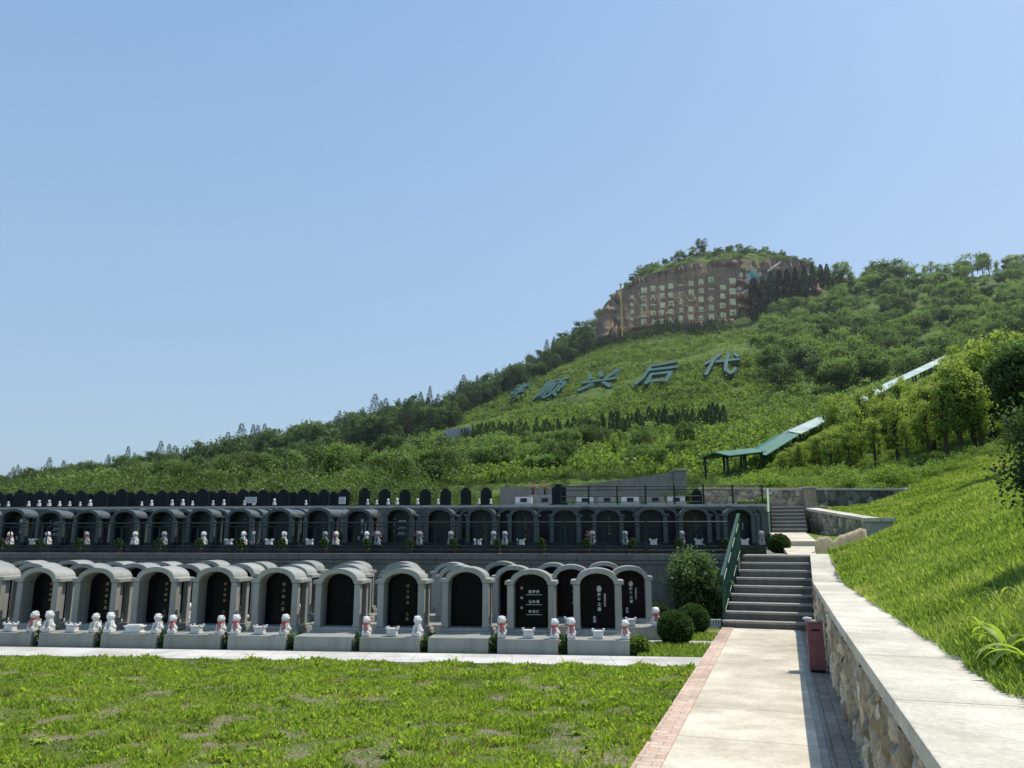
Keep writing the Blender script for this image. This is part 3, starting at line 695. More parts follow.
for r_, (v_, e_, cnt) in enumerate(((v1, e1, 13), (v2r, e2, 14), (v3r, e3, 16))):
    for i in range(cnt):
        if r_ == 0: ins = ins_row1.get(i, 'column')
        elif r_ == 1: ins = 'portrait' if i == 0 else random.choice(['column', 'five', None, 'column'])
        else: ins = random.choice(['column', None, 'five'])
        e = e_-SP*i; jv = random.uniform(-.012, .012)
        make_grave('grey', '%s arched grave %s, %s, %s' % ('pale', insdesc[ins], nm_row(i).replace('from the right', 'from right'), rowname[r_]), 'pale arched graves', rowloc(v_+jv, e), ins)
        z = .215
        if r_ == 0:
            if i not in (2, 4):
                for sx, nmx in ((-1, 'left'), (1, 'right')):
                    rib = (i < 2) or random.random() < .55
                    statue(rowloc(v_+.12, e+sx*.40, z), 'small white guardian%s, %s bench end of the %s front grave' % (' with red ribbon' if rib else '', nmx, nm_row(i).replace('from the right', 'from right')), 'white guardian statues on the front benches', rib, rz=-sx*.15+random.uniform(-.1, .1), s=random.uniform(.86, 1.02))
                o = link('incense_box', URN2 if i in (7,) else URN, None, None, rowloc(v_+.13, e+random.uniform(-.02, .02), z), -RA+random.uniform(-.05, .05))
                tag(o, 'white incense box on the bench of the %s front grave' % nm_row(i), 'incense box', 'white incense boxes on the front benches')
        elif r_ == 1:
            if i in (0, 1, 3, 4, 5, 6, 7, 8, 9, 10):
                statue(rowloc(v_+.12, e+.40, z), 'white ribboned guardian at the %s grave, second row' % nm_row(i), 'white guardian statues of the second row', True, rz=.1)
            if i in (0, 1):
                o = link('incense_box', URN, None, None, rowloc(v_+.13, e-.02, z), -RA); tag(o, 'white marble incense box on the %s bench of the second row' % nm_row(i), 'incense box')
        if r_ < 2:
            o = link('shrub', GAP[i % 3], None, None, rowloc(v_+.04, e-.51, 0), -RA)
            tag(o, 'low plant in the gap left of the %s %s grave' % (nm_row(i), rowname[r_].replace(' row', '-row')), 'shrub', 'low plants in the gaps between benches')
# dark graves on terrace two
pd = atF(607.5, 507.5, 18.9); vd = 18.35; SD = 1.03; ed = E.dot(Vector(pd[:2]))
ZT = 1.325
FLW = leafmesh('blooms', np.random.default_rng(5).normal(0, 1, (60, 3))*np.array([.06, .06, .05])+np.array([0, 0, .30]), np.full(60, .035), np.random.default_rng(5).uniform(0, 1, 60), M['pink'], np.random.default_rng(5), .5)
FST = tuft('stems', 30, .03, .3, M['f_dark'], 6, .05, .4)
VASE = MB().tube([(0, 0, 0), (0, 0, .06), (0, 0, .11), (0, 0, .13)], [.03, .045, .03, .036], 10).mesh('vase', M['pot'], smooth=True)
def bouquet(p, label, group, s=1.0):
    th = empty('flower_vase', p); th.scale = (s, s, s); tag(th, label, 'flowers', group)
    link('vase', VASE, None, th); link('stems', FST, None, th, (0, 0, .08)); link('blooms', FLW, None, th, (0, 0, 0)); return th
POTM = MB().tube([(0, 0, 0), (0, 0, .12), (0, 0, .14)], [.05, .075, .08], 12).mesh('pot', M['pot'], smooth=True)
rng = np.random.default_rng(55); n_ = 260
Cc = unit(rng.normal(size=(n_, 3)))*rng.uniform(.4, 1, (n_, 1))*np.array([.10, .10, .12])+np.array([0, 0, .25])
POTF = leafmesh('foliage', Cc, rng.uniform(.04, .08, n_), rng.uniform(0, .9, n_), M['f_box'], rng, .4, .4)
for r_ in range(5):
    v_ = vd+1.9*r_; cnt = 23+2*r_
    e0 = ed+SP*int(4); 
    off = [0, 1, 0, 1, 0][r_]; zr = ZT+.075*r_
    if r_: gpoly('terrace', [RP(v_-.45, LW), cross_vL(v_-.45, -.42), PP(31.5, -.42), RP(30.55, LW)], zr, M['wall'], 'low granite step of the second terrace', z0=zr-.09)
    for i in range(cnt):
        e = ed+SD*3-SD*i+off*0.5+(SD if r_ else 0)
        p = RP(v_, e)
        if Rr.dot(p) > (-.45 if r_ == 0 else -.30): continue
        if r_ == 0:
            ins = ['portrait', 'column', None, 'five', None, 'column', 'column', None, 'rows'][i % 9]
            make_grave('dark', 'dark green arched grave behind the railing, %s, front terrace row' % nm_row(i), 'dark arched graves', (p.x, p.y, ZT), ins)
            left = i >= 9
            for sx, nmx in ((-1, 'left'), (1, 'right')):
                if random.random() < .5:
                    statue(rowloc(v_+.12, e+sx*.38, ZT+.215), 'small %s guardian, %s side of the %s dark front grave' % ('white' if left else 'grey', nmx, nm_row(i)), 'guardians on the dark graves', random.random() < .2, 'white' if left and random.random() < .8 else 'grey', s=1.0)
            if random.random() < .6:
                o = link('incense_box', URN, None, None, rowloc(v_+.13, e, ZT+.215), -RA); tag(o, 'white incense box in front of the %s dark front grave' % nm_row(i), 'incense box', 'incense boxes on the dark graves')
            if i in (3, 7, 8):
                bouquet(rowloc(v_+.2, e-.42, ZT+.215), 'pink flowers in a vase beside the %s dark front grave' % nm_row(i), 'pink flower vases', .9)
            th = empty('potted_plant', rowloc(v_-.35, e-.5, ZT)); tag(th, 'potted evergreen by the railing, left of the %s dark grave' % nm_row(i), 'potted plant', 'potted plants along the railing')
            link('pot', POTM, None, th); link('foliage', POTF, None, th)
        else:
            make_grave('dark', 'dark green arched grave, %s, %s row of the terrace' % (nm_row(i), ordn(r_)), 'dark arched graves', (p.x, p.y, zr), None, full=False)
# railing of terrace two
def railing(name, loc, rz, length, h, mat, label, post=1.9, bars=True, slope=0.0, rails=(1.0, .82, .15), pr=.022):
    th = empty(name, loc, rz); tag(th, label, 'railing')
    k = 0; x = 0
    npost = max(1, round(length/post)); dx = length/npost
    for k in range(npost+1):
        x = k*dx; z = slope*x
        MB().box(x-pr, x+pr, -pr, pr, z-.02, z+h+.03).build('post', mat, th)
    mb = MB()
    for rr in rails:
        mb.tube([(0, 0, h*rr), (length, 0, h*rr+slope*length)], pr*(.9 if rr == 1 else .55), 6)
    mb.build('rail', mat, th)
    if bars:
        mb = MB(); x = .16; kk = 0
        while x < length:
            kk += 1; mb.tube([(x, 0, h*rails[-1]+slope*x), (x, 0, h*rails[1]+slope*x)], .007 if kk % 4 else .016, 5, False); x += .24
        o = mb.build('bar', mat, th)
    return th
railing('railing', rowloc(V2+.14, -17, 1.345), -RA, E.dot(c_)+17-.15, .70, M['darkmetal'], 'thin dark green railing on the terrace wall before the dark graves', bars=True, rails=(1, .88, .12), pr=.02)
railing('railing', rowloc(V3+.15, -1.3, Z3+.02), -RA, ex3-5+1.3-.1, .72, M['darkmetal'], 'dark railing along the edge of the third terrace', post=1.15, bars=False, rails=(1, .8, .45, .15), pr=.03)
# stair handrails
def stair_rail(pts, h, mat, label, pr):
    base = Vector(pts[0]); th = empty('handrail', base); tag(th, label, 'handrail')
    P = [Vector(p)-base for p in pts]; n_ = 4
    a, b = P
    for k in range(n_+1):
        p = a.lerp(b, k/n_); o = MB().box(p.x-pr, p.x+pr, p.y-pr, p.y+pr, p.z-.05, p.z+h).build('post', mat, th)
    mb = MB(); up = Vector((0, 0, 1))
    mb.obox((a+b)/2+up*h, (b-a)/2*1.04, Vector((b-a)).cross(up).normalized()*.032, up*.022); mb.build('top_rail', mat, th)
    mb = MB()
    for q in (.12, .80): mb.tube([a+up*h*q, b+up*h*q], .012, 6)
    mb.build('rail', mat, th)
    mb = MB(); m_ = 26
    for k in range(1, m_):
        p = a.lerp(b, k/m_); mb.tube([p+up*h*.12, p+up*h*.80], .006, 5, False)
        if k % 3 == 0:
            c = p+up*h*.46; rr = .07
            d = (b-a).normalized()
            mb.tube([c+(d*math.cos(t_)+up*math.sin(t_))*rr for t_ in [i*math.pi/5 for i in range(11)]], .006, 5, False)
    mb.build('bar', mat, th)
stair_rail([(*PP(15.95, -1.10), .12), (*PP(18.1, -.84), 1.33)], .86, M['greenmetal'], 'green metal handrail left of the lower steps', .024)
stair_rail([(*PP(31.6, -.33), 1.93), (*PP(33.9, -.33), 3.0)], .70, M['palegreen'], 'pale green handrail left of the upper steps', .03)
# ------------------------------------------------------------------ terrace three headstones
M['blackst'] = stone('black_headstone_granite', (0.006, 0.010, 0.010), (0.015, 0.020, 0.020), 3.0, 0.4, 90, 0.2, 0.05)
HS = MB().prism([(.27, 0), (-.27, 0), (-.27, .79)]+arc(.19, .80, .95, 10)+[(.27, .79)], 0, .12).mesh('headstone', M['blackst'], bevel=.01)
HB = MB().box(-.36, .36, -.35, .2, -.02, .10).mesh('base', M['blackst'], bevel=.01)
k = 0
for r_, v_ in enumerate((V3+1.0, V3+2.7)):
    for i in range(30):
        if r_ and i < 8: continue
        px = 486-20.3*i+(10 if r_ else 0); F = v_/N.y
        a, b = ray(px, 500); lamb = v_/(N.y+N.x*a); p = Vector((a*lamb, lamb))
        th = empty('headstone', (p.x, p.y, Z3), -RA+random.uniform(-.02, .02)); sc_ = random.uniform(.94, 1.06); th.scale = (sc_*(.84 if i < 9 else 1.0), sc_, random.uniform(.78, .90))
        tag(th, 'black round-topped headstone, %s, %s row of third terrace' % (nm_row(i), 'front' if r_ == 0 else 'back'), 'headstone', 'black headstones on the third terrace')
        link('slab', HS, None, th); link('base', HB, None, th)
        if r_ == 0:
            for sx in (-1, 1):
                if random.random() < .55:
                    q = RP(v_-.3, E.dot(p)+sx*.24); statue((q.x, q.y, Z3+.1), 'tiny white guardian, %s foot of the %s black headstone' % ('left' if sx < 0 else 'right', nm_row(i)), 'white guardians before the black headstones', False, s=random.uniform(.55, .85))
for px, lab, s_ in ((559, 'tall black headstone standing alone behind the railing', 1.12), (697, 'small dark headstone behind the railing near the stone wall', .8)):
    a, b = ray(px, 500); lamb = (V3+.9)/(N.y+N.x*a)
    th = empty('headstone', (a*lamb, lamb, Z3), -RA); th.scale = (s_*.95, s_, s_*.85); tag(th, lab, 'headstone'); link('slab', HS, None, th); link('base', HB, None, th)
# pale low graves behind the railing
for i, px in enumerate((524, 545, 585, 607, 630, 655, 676)):
    a, b = ray(px, 500); lamb = (V3+3.2)/(N.y+N.x*a)
    th = empty('low_tomb', (a*lamb, lamb, Z3), -RA); tag(th, 'low pale stone tomb behind the railing, %s from the left' % ordn(i), 'tomb', 'low pale tombs behind the railing')
    MB().box(-.42, .42, -.3, .3, 0, .22).build('base', M['grey'], th, bevel=.01)
    MB().box(-.36, .36, -.2, .2, .222, .5).build('block', M['white'] if i % 2 == 0 else M['grey'], th, bevel=.01)
    MB().box(-.14, .14, -.215, -.2, .28, .44).build('plaque', M['dark'], th)
# boards
def board(px, py0, py1, F, wdt, label):
    p0 = atF(px, py1, F); p1 = atF(px, py0, F); th = empty('notice_board', (p0.x, F, Z3), -RA); tag(th, label, 'sign')
    z0 = p0.z-Z3; z1 = p1.z-Z3
    MB().box(-wdt/2, wdt/2, -.02, .02, z0, z1).build('panel', M['white'], th)
    for sx in (-1, 1): MB().tube([(sx*wdt*.4, .03, 0), (sx*wdt*.4, .03, z1)], .015, 6).build('post', M['darkmetal'], th)
    mb = MB()
    for k in range(3): zz = z0+(z1-z0)*(.25+.25*k); mb.box(-wdt*.4, wdt*.4, -.024, -.021, zz-.01, zz+.01)
    mb.build('line', M['greyfig'], th)
board(250.5, 497, 503, 31.0, .46, 'white notice board among the black headstones on the left')
board(342, 497, 504, 31.0, .26, 'small pale board standing between black headstones')
p = atF(213, 508, 28.0); bouquet((p.x, p.y, 2.4-.0), 'bunch of pink and white flowers on top of a dark grave', None, 1.8) if False else None
for px, lab in ((533, 'dark red flowers on the terrace behind the railing'), (545, 'dark red and yellow flowers beside the tall black headstone')):
    a, b = ray(px, 490); lamb = V3+3.9; bouquet((a*lamb, lamb, Z3+.62), lab, None, 1.5)
    o = MB().box(-.22, .22, -.2, .2, 0, .62).build('stone_plinth', M['grey'], None, (a*lamb, lamb, Z3), -RA, bevel=.01); tag(o, 'grey plinth carrying the %s' % lab.split(' on ')[0].split(' beside ')[0]+(' on the left' if px == 533 else ' on the right'), 'plinth')
# concrete ramp wall behind
pa = atF(500, 487, 43); pb = atF(566, 487.5, 43); pc = atF(673, 472, 44.5); pe = atF(686, 472.5, 44.5)
th = empty('ramp_wall', (pb.x, pb.y, Z3)); tag(th, 'grey concrete ramp wall rising to the right below the green slope', 'wall')
mb = MB(); o0 = Vector((pb.x, pb.y, Z3))
prof = [(Vector((pa.x, pa.y, 0)), pa.z), (Vector((pb.x, pb.y, 0)), pb.z), (Vector((pc.x, pc.y, 0)), pc.z)]
V = []
for p, z in prof:
    for dy in (0, .5): V += [(p.x-o0.x, p.y-o0.y+dy, -1.5), (p.x-o0.x, p.y-o0.y+dy, z-o0.z)]
fs = []
for i in range(2):
    a = i*4; b = a+4; fs += [(a, b, b+1, a+1), (a+2, a+3, b+3, b+2), (a+1, b+1, b+3, a+3)]
fs += [(0, 1, 3, 2), (8, 10, 11, 9)]
mb.add(V, fs); mb.build('wall_face', M['conc'], th)
x0 = pc.x-o0.x; MB().box(x0+.01, x0+.75, -.1+pc.y-o0.y, .6+pc.y-o0.y, -1.5, pc.z-o0.z+.02).box(x0-.03, x0+.8, -.15+pc.y-o0.y, .65+pc.y-o0.y, pc.z-o0.z+.02, pc.z-o0.z+.14).build('end_pillar', M['conc'], th, bevel=.02)
# ------------------------------------------------------------------ upper stone walls
def stone_wall(P0, P1, zb, zt, label, capm='cap', thick=.4, tones=None, capw=.06, cell=.3, res=.05, capn='coping'):
    P0 = Vector(P0); P1 = Vector(P1); th = empty('stone_wall', (P0.x, P0.y, zb(0))); tag(th, label, 'wall')
    o = rubble('stone_face', P0, P1, zb, lambda a: zt(a)-.10, cell=cell, res=res, tones=tones); o.parent = th; o.location = -th.location
    d = (P1-P0).normalized(); nn = Vector((d.y, -d.x)); mb = MB()
    V = []
    for a, p in ((0, P0), (1, P1)):
        for off in (-.03, -thick):
            q = p+nn*off; V += [(q.x, q.y, zb(a)-.3), (q.x, q.y, zt(a)-.10)]
    mb.add(V, [(0, 4, 5, 1), (2, 3, 7, 6), (1, 5, 7, 3), (0, 1, 3, 2), (4, 6, 7, 5)])
    o = mb.build('wall_core', M['conc']); o.parent = th; o.location = -th.location
    mb = MB(); V = []
    for a, p in ((0, P0-d*.04), (1, P1+d*.04)):
        for off in (capw, -thick-capw):
            q = p+nn*off; V += [(q.x, q.y, zt(a)-.099), (q.x, q.y, zt(a))]
    mb.add(V, [(0, 4, 5, 1), (2, 3, 7, 6), (1, 5, 7, 3), (0, 2, 6, 4), (0, 1, 3, 2), (4, 6, 7, 5)])
    o = mb.build(capn, M[capm], bevel=.01); o.parent = th; o.location = -th.location
    return th
lerp = lambda a, b: (lambda t: a+(b-a)*t)
# wall flanking the upper steps
w0 = atF(807, 508, 31.4); w1 = atF(866, 518, 25.6)
stone_wall(w0[:2], w1[:2], lerp(1.8, 1.65), lerp(w0.z, w1.z), 'rubble wall with pale sloping coping right of the upper steps')
pl = atF(878, 518, 25.3); th = empty('wall_pillar', (pl.x, pl.y, 1.6), -R(10)); tag(th, 'square grey stone pillar ending the sloping rubble wall', 'pillar')
MB().box(-.36, .40, -.22, .3, 0, pl.z-.12-1.6).build('shaft', M['step'], th, bevel=.015); MB().box(-.42, .46, -.28, .36, pl.z-.12-1.6, pl.z-1.6).build('coping', M['cap'], th, bevel=.01)
# wall behind the upper steps
yellowish = [(.44, .38, .28), (.36, .32, .25), (.50, .44, .34), (.33, .28, .21)]
u0 = atF(700, 488, 35); u1 = atF(803, 488, 34.6)
stone_wall(u0[:2], u1[:2], lerp(2.9, 2.9), lerp(u0.z, u1.z), 'pale rubble wall with coping behind the upper steps', tones=yellowish)
dk = [(.17, .16, .15), (.23, .22, .20), (.30, .28, .25), (.13, .12, .11)]
u2 = atF(816, 488, 34.9); u3 = atF(904, 488, 34.9)
stone_wall(u2[:2], u3[:2], lerp(2.8, 3.1), lerp(u2.z, u3.z-.02), 'dark rubble wall running into the grass bank', tones=dk, cell=.5)
pq = atF(809, 489, 34.5); th = empty('wall_pillar', (pq.x, pq.y, 2.9)); tag(th, 'cream stone pillar between the pale and dark rubble walls', 'pillar')
MB().box(-.26, .27, -.12, .35, -.2, pq.z-2.9+.02).build('shaft', M['rock'], th, bevel=.015); MB().box(-.31, .32, -.17, .40, pq.z-2.9+.022, pq.z-2.9+.10).build('coping', M['cap'], th, bevel=.01)
# wavy rock parapet
th = empty('rock_parapet', (*atF(816, 553, 17.9)[:2], 1.3)); tag(th, 'low yellowish rock parapet with wavy top beside the path', 'parapet')
a0 = atF(814, 540, 17.9); a1 = atF(866, 540, 20.2); nn_ = 60; V = []; Fq = []; Cn = 7
for i in range(nn_+1):
    t_ = i/nn_; bx_ = a0.x+(a1.x-a0.x)*t_; by_ = a0.y+(a1.y-a0.y)*t_
    ztop = np.interp(t_, [0, .08, .2, .34, .45, .7, .9, 1], [1.62, 1.72, 1.73, 1.62, 1.76, 1.86, 1.95, 1.93]); zb_ = 1.2
    for j, (off, zf) in enumerate(((.0, 0), (-.02, .5), (.0, .85), (.06, 1.0), (.22, 1.0), (.28, .85), (.28, 0))):
        nz_ = noise.fractal(Vector((bx_*3, off*3, zf*2)), 1, 2, 4)*.04
        V.append((bx_+off*.6+nz_-th.location.x, by_+off+nz_-th.location.y, zb_+(ztop-zb_)*zf+nz_*.6-1.3))
for i in range(nn_):
    for j in range(Cn-1): Fq.append((i*Cn+j, (i+1)*Cn+j, (i+1)*Cn+j+1, i*Cn+j+1))
mb = MB(); mb.add(V, Fq+[tuple(range(Cn)), tuple(nn_*Cn+j for j in range(Cn))[::-1]]); mb.build('rock', M['rock'], th, smooth=True)
# ------------------------------------------------------------------ bin, grate, kerb stone
pb_ = atZ(812, 672, 0.02); L_b = 0; s_b = W.dot(Vector(pb_[:2]))
th = empty('litter_bin', (*PP(s_b, .365), .014), -PA); tag(th, 'narrow maroon metal litter bin beside the stone wall', 'bin')
MB().box(-.105, .085, 0, .22, .03, .60).build('body', M['bin'], th, bevel=.008)
MB().box(-.115, .095, -.012, .232, .602, .625).build('lid', M['conc'], th, bevel=.006)
MB().box(-.055, .045, -.004, .0, .50, .525).build('slot', M['black'], th)
MB().box(-.095, .075, .01, .21, 0, .03).build('foot', M['black'], th)
mb = MB(); mb.ball((-.10, .06, .648), .035, 1.5, .9, .62); mb.ball((-.06, .09, .645), .025, 1.2, 1, .7)
o = remeshed(mb, 'paper_scrap', .006, M['white']); o = link('paper_scrap', o, None, None, th.location, -PA); tag(o, 'crumpled white paper lying on the bin lid', 'litter')
q = atZ(716, 627, 0); th = empty('slotted_block', (q.x, q.y, 0), -RA); tag(th, 'small white slotted stone block left of the lower steps', 'stone block')
mb = MB()
for k in range(4): mb.box(-.085+k*.05, -.055+k*.05, 0, .05, .02, .12)
mb.build('bar', M['white'], th); MB().box(-.10, .11, -.01, .06, -.02, .018).box(-.10, .11, -.01, .06, .121, .14).build('frame', M['white'], th)
# planter kerb under big bush
k0 = atZ(655, 626, 0); k1 = atZ(722, 626.5, 0)
o = MB().box(0, (k1-k0).length, 0, .14, -.05, .12).build('kerb_stone', M['wall'], None, (k0.x, k0.y, 0), math.atan2(k1.y-k0.y, k1.x-k0.x), bevel=.01); tag(o, 'grey kerb stone below the big dark bush', 'kerb stone')
# ------------------------------------------------------------------ vegetation templates
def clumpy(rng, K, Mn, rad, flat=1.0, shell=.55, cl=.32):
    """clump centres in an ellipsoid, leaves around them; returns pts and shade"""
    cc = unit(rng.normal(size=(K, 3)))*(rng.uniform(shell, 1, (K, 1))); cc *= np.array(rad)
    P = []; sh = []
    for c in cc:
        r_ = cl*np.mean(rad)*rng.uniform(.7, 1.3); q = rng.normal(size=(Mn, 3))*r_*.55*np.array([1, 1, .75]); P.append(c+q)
        base = .35+.35*(c[2]/rad[2])+rng.uniform(-.18, .18); sh.append(np.clip(base+.5*q[:, 2]/r_*.5+rng.uniform(-.15, .15, Mn), 0, .98))  # shade painted into leaf tone: lighter clump tops, darker low down
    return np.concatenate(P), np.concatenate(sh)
def tree_meshes(seed, h, cr, ch, K, Mn, leaf, mat, lean=0.0):
    rng = np.random.default_rng(seed); P, sh = clumpy(rng, K, Mn, (cr, cr, ch/2)); P[:, 2] += h-ch/2
    P[:, 2] = np.maximum(P[:, 2], h-ch*1.05)
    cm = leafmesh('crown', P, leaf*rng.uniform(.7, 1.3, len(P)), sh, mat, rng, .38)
    mb = MB(); mb.tube([(0, 0, -.3), (lean*.1, 0, h*.3), (lean*.3, .03*h*.1, h*.6), (lean*.4, 0, h*.85)], [h*.028, h*.022, h*.014, h*.005], 6)
    for k in range(5):
        a = rng.uniform(0, 6.28); z0 = h*rng.uniform(.35, .6); mb.tube([(0, 0, z0), (cr*.35*math.cos(a), cr*.35*math.sin(a), z0+ch*.18), (cr*.7*math.cos(a), cr*.7*math.sin(a), z0+ch*.38)], [h*.012, h*.008, h*.003], 5)
    return mb.mesh('trunk', M['bark']), cm
def conifer_meshes(seed, h, cr, mat, n_=900, leaf=.32, tiers=9):
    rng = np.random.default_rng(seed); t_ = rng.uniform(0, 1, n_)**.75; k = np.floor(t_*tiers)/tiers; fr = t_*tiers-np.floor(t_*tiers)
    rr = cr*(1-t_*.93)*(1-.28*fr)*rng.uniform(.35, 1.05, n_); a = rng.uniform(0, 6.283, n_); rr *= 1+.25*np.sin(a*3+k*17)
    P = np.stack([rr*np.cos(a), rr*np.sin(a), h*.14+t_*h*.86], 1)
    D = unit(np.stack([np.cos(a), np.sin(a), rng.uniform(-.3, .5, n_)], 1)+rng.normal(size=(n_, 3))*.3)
    sh = np.clip(.15+.5*rng.uniform(0, 1, n_)+.35*(rr/cr), 0, .95)  # random tone plus painted shade, needles darker inside the crown
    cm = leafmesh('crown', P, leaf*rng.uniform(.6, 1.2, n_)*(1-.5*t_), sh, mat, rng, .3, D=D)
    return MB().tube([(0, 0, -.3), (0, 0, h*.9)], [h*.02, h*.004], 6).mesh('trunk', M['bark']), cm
def cypress_meshes(seed, h, cr, mat, n_=500, leaf=.3):
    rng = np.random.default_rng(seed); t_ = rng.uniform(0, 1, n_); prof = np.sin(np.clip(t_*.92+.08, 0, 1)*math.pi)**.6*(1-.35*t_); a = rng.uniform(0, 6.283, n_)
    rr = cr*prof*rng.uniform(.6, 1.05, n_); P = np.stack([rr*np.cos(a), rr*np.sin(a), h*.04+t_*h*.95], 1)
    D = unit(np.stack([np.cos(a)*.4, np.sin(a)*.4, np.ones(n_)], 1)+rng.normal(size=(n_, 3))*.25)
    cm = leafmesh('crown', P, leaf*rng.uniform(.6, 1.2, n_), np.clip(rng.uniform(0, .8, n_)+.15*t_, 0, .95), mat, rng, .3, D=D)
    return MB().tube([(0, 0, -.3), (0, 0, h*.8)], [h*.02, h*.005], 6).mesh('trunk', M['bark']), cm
TR = {'broad': [tree_meshes(20+k, 1.0*5.2, 1.9+.3*(k % 3), 3.6+.4*(k % 2), 22+2*k, 70, .27, M['f_broad']) for k in range(4)],
      'dark': [tree_meshes(40+k, 5.0, 1.7+.3*(k % 3), 3.8, 20+2*k, 70, .28, M['f_dark']) for k in range(3)],
      'olive': [tree_meshes(140+k, 5.0, 1.6+.3*k, 3.9, 24, 70, .24, M['f_olive']) for k in range(3)],
      'conifer': [conifer_meshes(60+k, 6.0, 1.5+.3*k, M['f_conifer'], 1500, .24) for k in range(3)],
      'cyp': [cypress_meshes(70+k, 4.0, .55, M['f_cyp'], 420) for k in range(2)],
      'cypred': [cypress_meshes(80+k, 10.0, 1.3, M['f_cypred'] if k else M['f_cyp'], 900, .6) for k in range(2)],
      'young': [tree_meshes(100+k, 4.4, .52+.09*k, 3.7, 36, 50, .13, M['f_young']) for k in range(4)]}
def plant(kind, p, s, label, cat, group, name):
    tm, cm = TR[kind][random.randrange(len(TR[kind]))]
    th = empty(name, p, random.uniform(0, 6.28)); th.scale = (s*random.uniform(.85, 1.15), s*random.uniform(.85, 1.15), s)
    tag(th, label, cat, group); link('trunk', tm, None, th); link('crown', cm, None, th); return th
def samp(u, F):
    a = (u-512)/785.0; X = a*F*1.03; return X, F, float(terr(np.array([X]), np.array([F]))[0])
# --- left ridge conifers and dark trees
ridge = [(0, 150), (100, 160), (200, 170), (300, 180), (370, 185), (440, 190), (480, 200), (520, 210), (560, 225), (590, 232)]
def ridgeF(u): return float(np.interp(u, [r[0] for r in ridge], [r[1] for r in ridge]))
for i in range(480):
    u = -60+650*(i+random.random())/480; F = ridgeF(u)*random.uniform(.80 if u < 460 else .93, 1.03)
    X, F, z = samp(u, F); con = random.random() < .36 if u < 470 else random.random() < .2
    s = random.uniform(.6, 1.3)*(1.1 if con else 1.0)*float(np.interp(u, [-60, 0, 120, 260], [.5, .5, .75, 1.12]))*(.85 if con and random.random() < .5 else 1)
    plant('conifer' if con else 'dark', (X, F, z-.2), s, 'dark conifer on the long left ridge' if con else 'dark round tree on the long left ridge', 'tree', 'dark conifers along the left ridge' if con else 'dark trees along the left ridge', 'conifer_tree' if con else 'ridge_tree')
# --- cypress rows
for i in range(78):
    u = 462+262*(i+random.uniform(-.3, .3))/77; X, F, z = samp(u, np.interp(u, [455, 600, 724], [122, 107, 99])*1.0)
    plant('cyp', (X, F, z), random.uniform(.45, .9)*(.85 if u < 600 else 1.0), 'dark columnar cypress in the row across the middle of the slope', 'cypress', 'cypresses across the middle slope', 'cypress_tree')
for i in range(44):
    u = 590+130*i/43; X, F, z = samp(u, 221-1.2*random.random()); z += .3
    plant('cyp', (X, F, z), random.uniform(.7, 1.0), 'small dark cypress in the row at the foot of the brown cliff', 'cypress', 'cypresses at the foot of the cliff', 'cypress_tree')
for i, (u, v, h_) in enumerate(((756, 322, 16), (765, 318, 15), (773, 312, 15), (781, 308, 14), (789, 304, 13), (797, 300, 12), (806, 295, 11), (814, 290, 10), (822, 286, 8.5), (828, 284, 8))):
    p = atF(u, v, 221); plant('cypred', (p.x, p.y, p.z-1), h_/10*.9, '%s tall dark cypress from the left against the cliff end' % ordn(i), 'cypress', 'tall cypresses against the cliff', 'cypress_tree')
# --- trees above the cliff and on the right ridge
for i in range(46):
    u = 598+225*(i+random.random())/46; X, F, z = samp(u, random.uniform(246, 257)); plant('dark' if i % 3 else 'broad', (X, F, z-.6), random.uniform(.35, .75), 'dark shrubby tree on top of the brown cliff', 'tree', 'trees on top of the cliff', 'clifftop_tree')
p = samp(710, 257); plant('dark', (p[0], p[1], p[2]+.6), 1.0, 'lone round tree standing highest on the cliff top', 'tree', None, 'clifftop_tree')
for i in range(30):
    u = 820+290*(i+random.uniform(.2, .8))/30; X, F, z = samp(u, random.uniform(228, 238)); h_ = random.uniform(.9, 1.75)
    th = plant(random.choice(['young', 'broad', 'broad', 'young']), (X, F, z-.3), h_, 'tall thin tree against the sky on the right ridge, %s from the left' % ordn(i), 'tree', 'sky line trees on the right ridge', 'ridge_tree'); k_ = random.uniform(.75, 1.3) ; th.scale.x *= k_; th.scale.y *= k_
# --- right forest
cnt = 0; tries = 0
while cnt < 298 and tries < 6000:
    tries += 1
    u = random.uniform(735, 1080); F = random.uniform(115, 233)
    X, F, z = samp(u, F); pu, pv = proj(X, F, z)
    lim = np.interp(pu, [735, 850, 950, 1024, 1100], [425, 405, 372, 345, 330])
    if pv > lim or (pu < 765 and pv < 405) or (pu < 830 and pv < 312): continue
    plant('broad' if random.random() < .75 else 'dark', (X, F, z-.3), random.uniform(.6, 1.3), 'mid green tree in the wood on the right hillside', 'tree', 'trees of the right hillside wood', 'hillside_tree'); cnt += 1
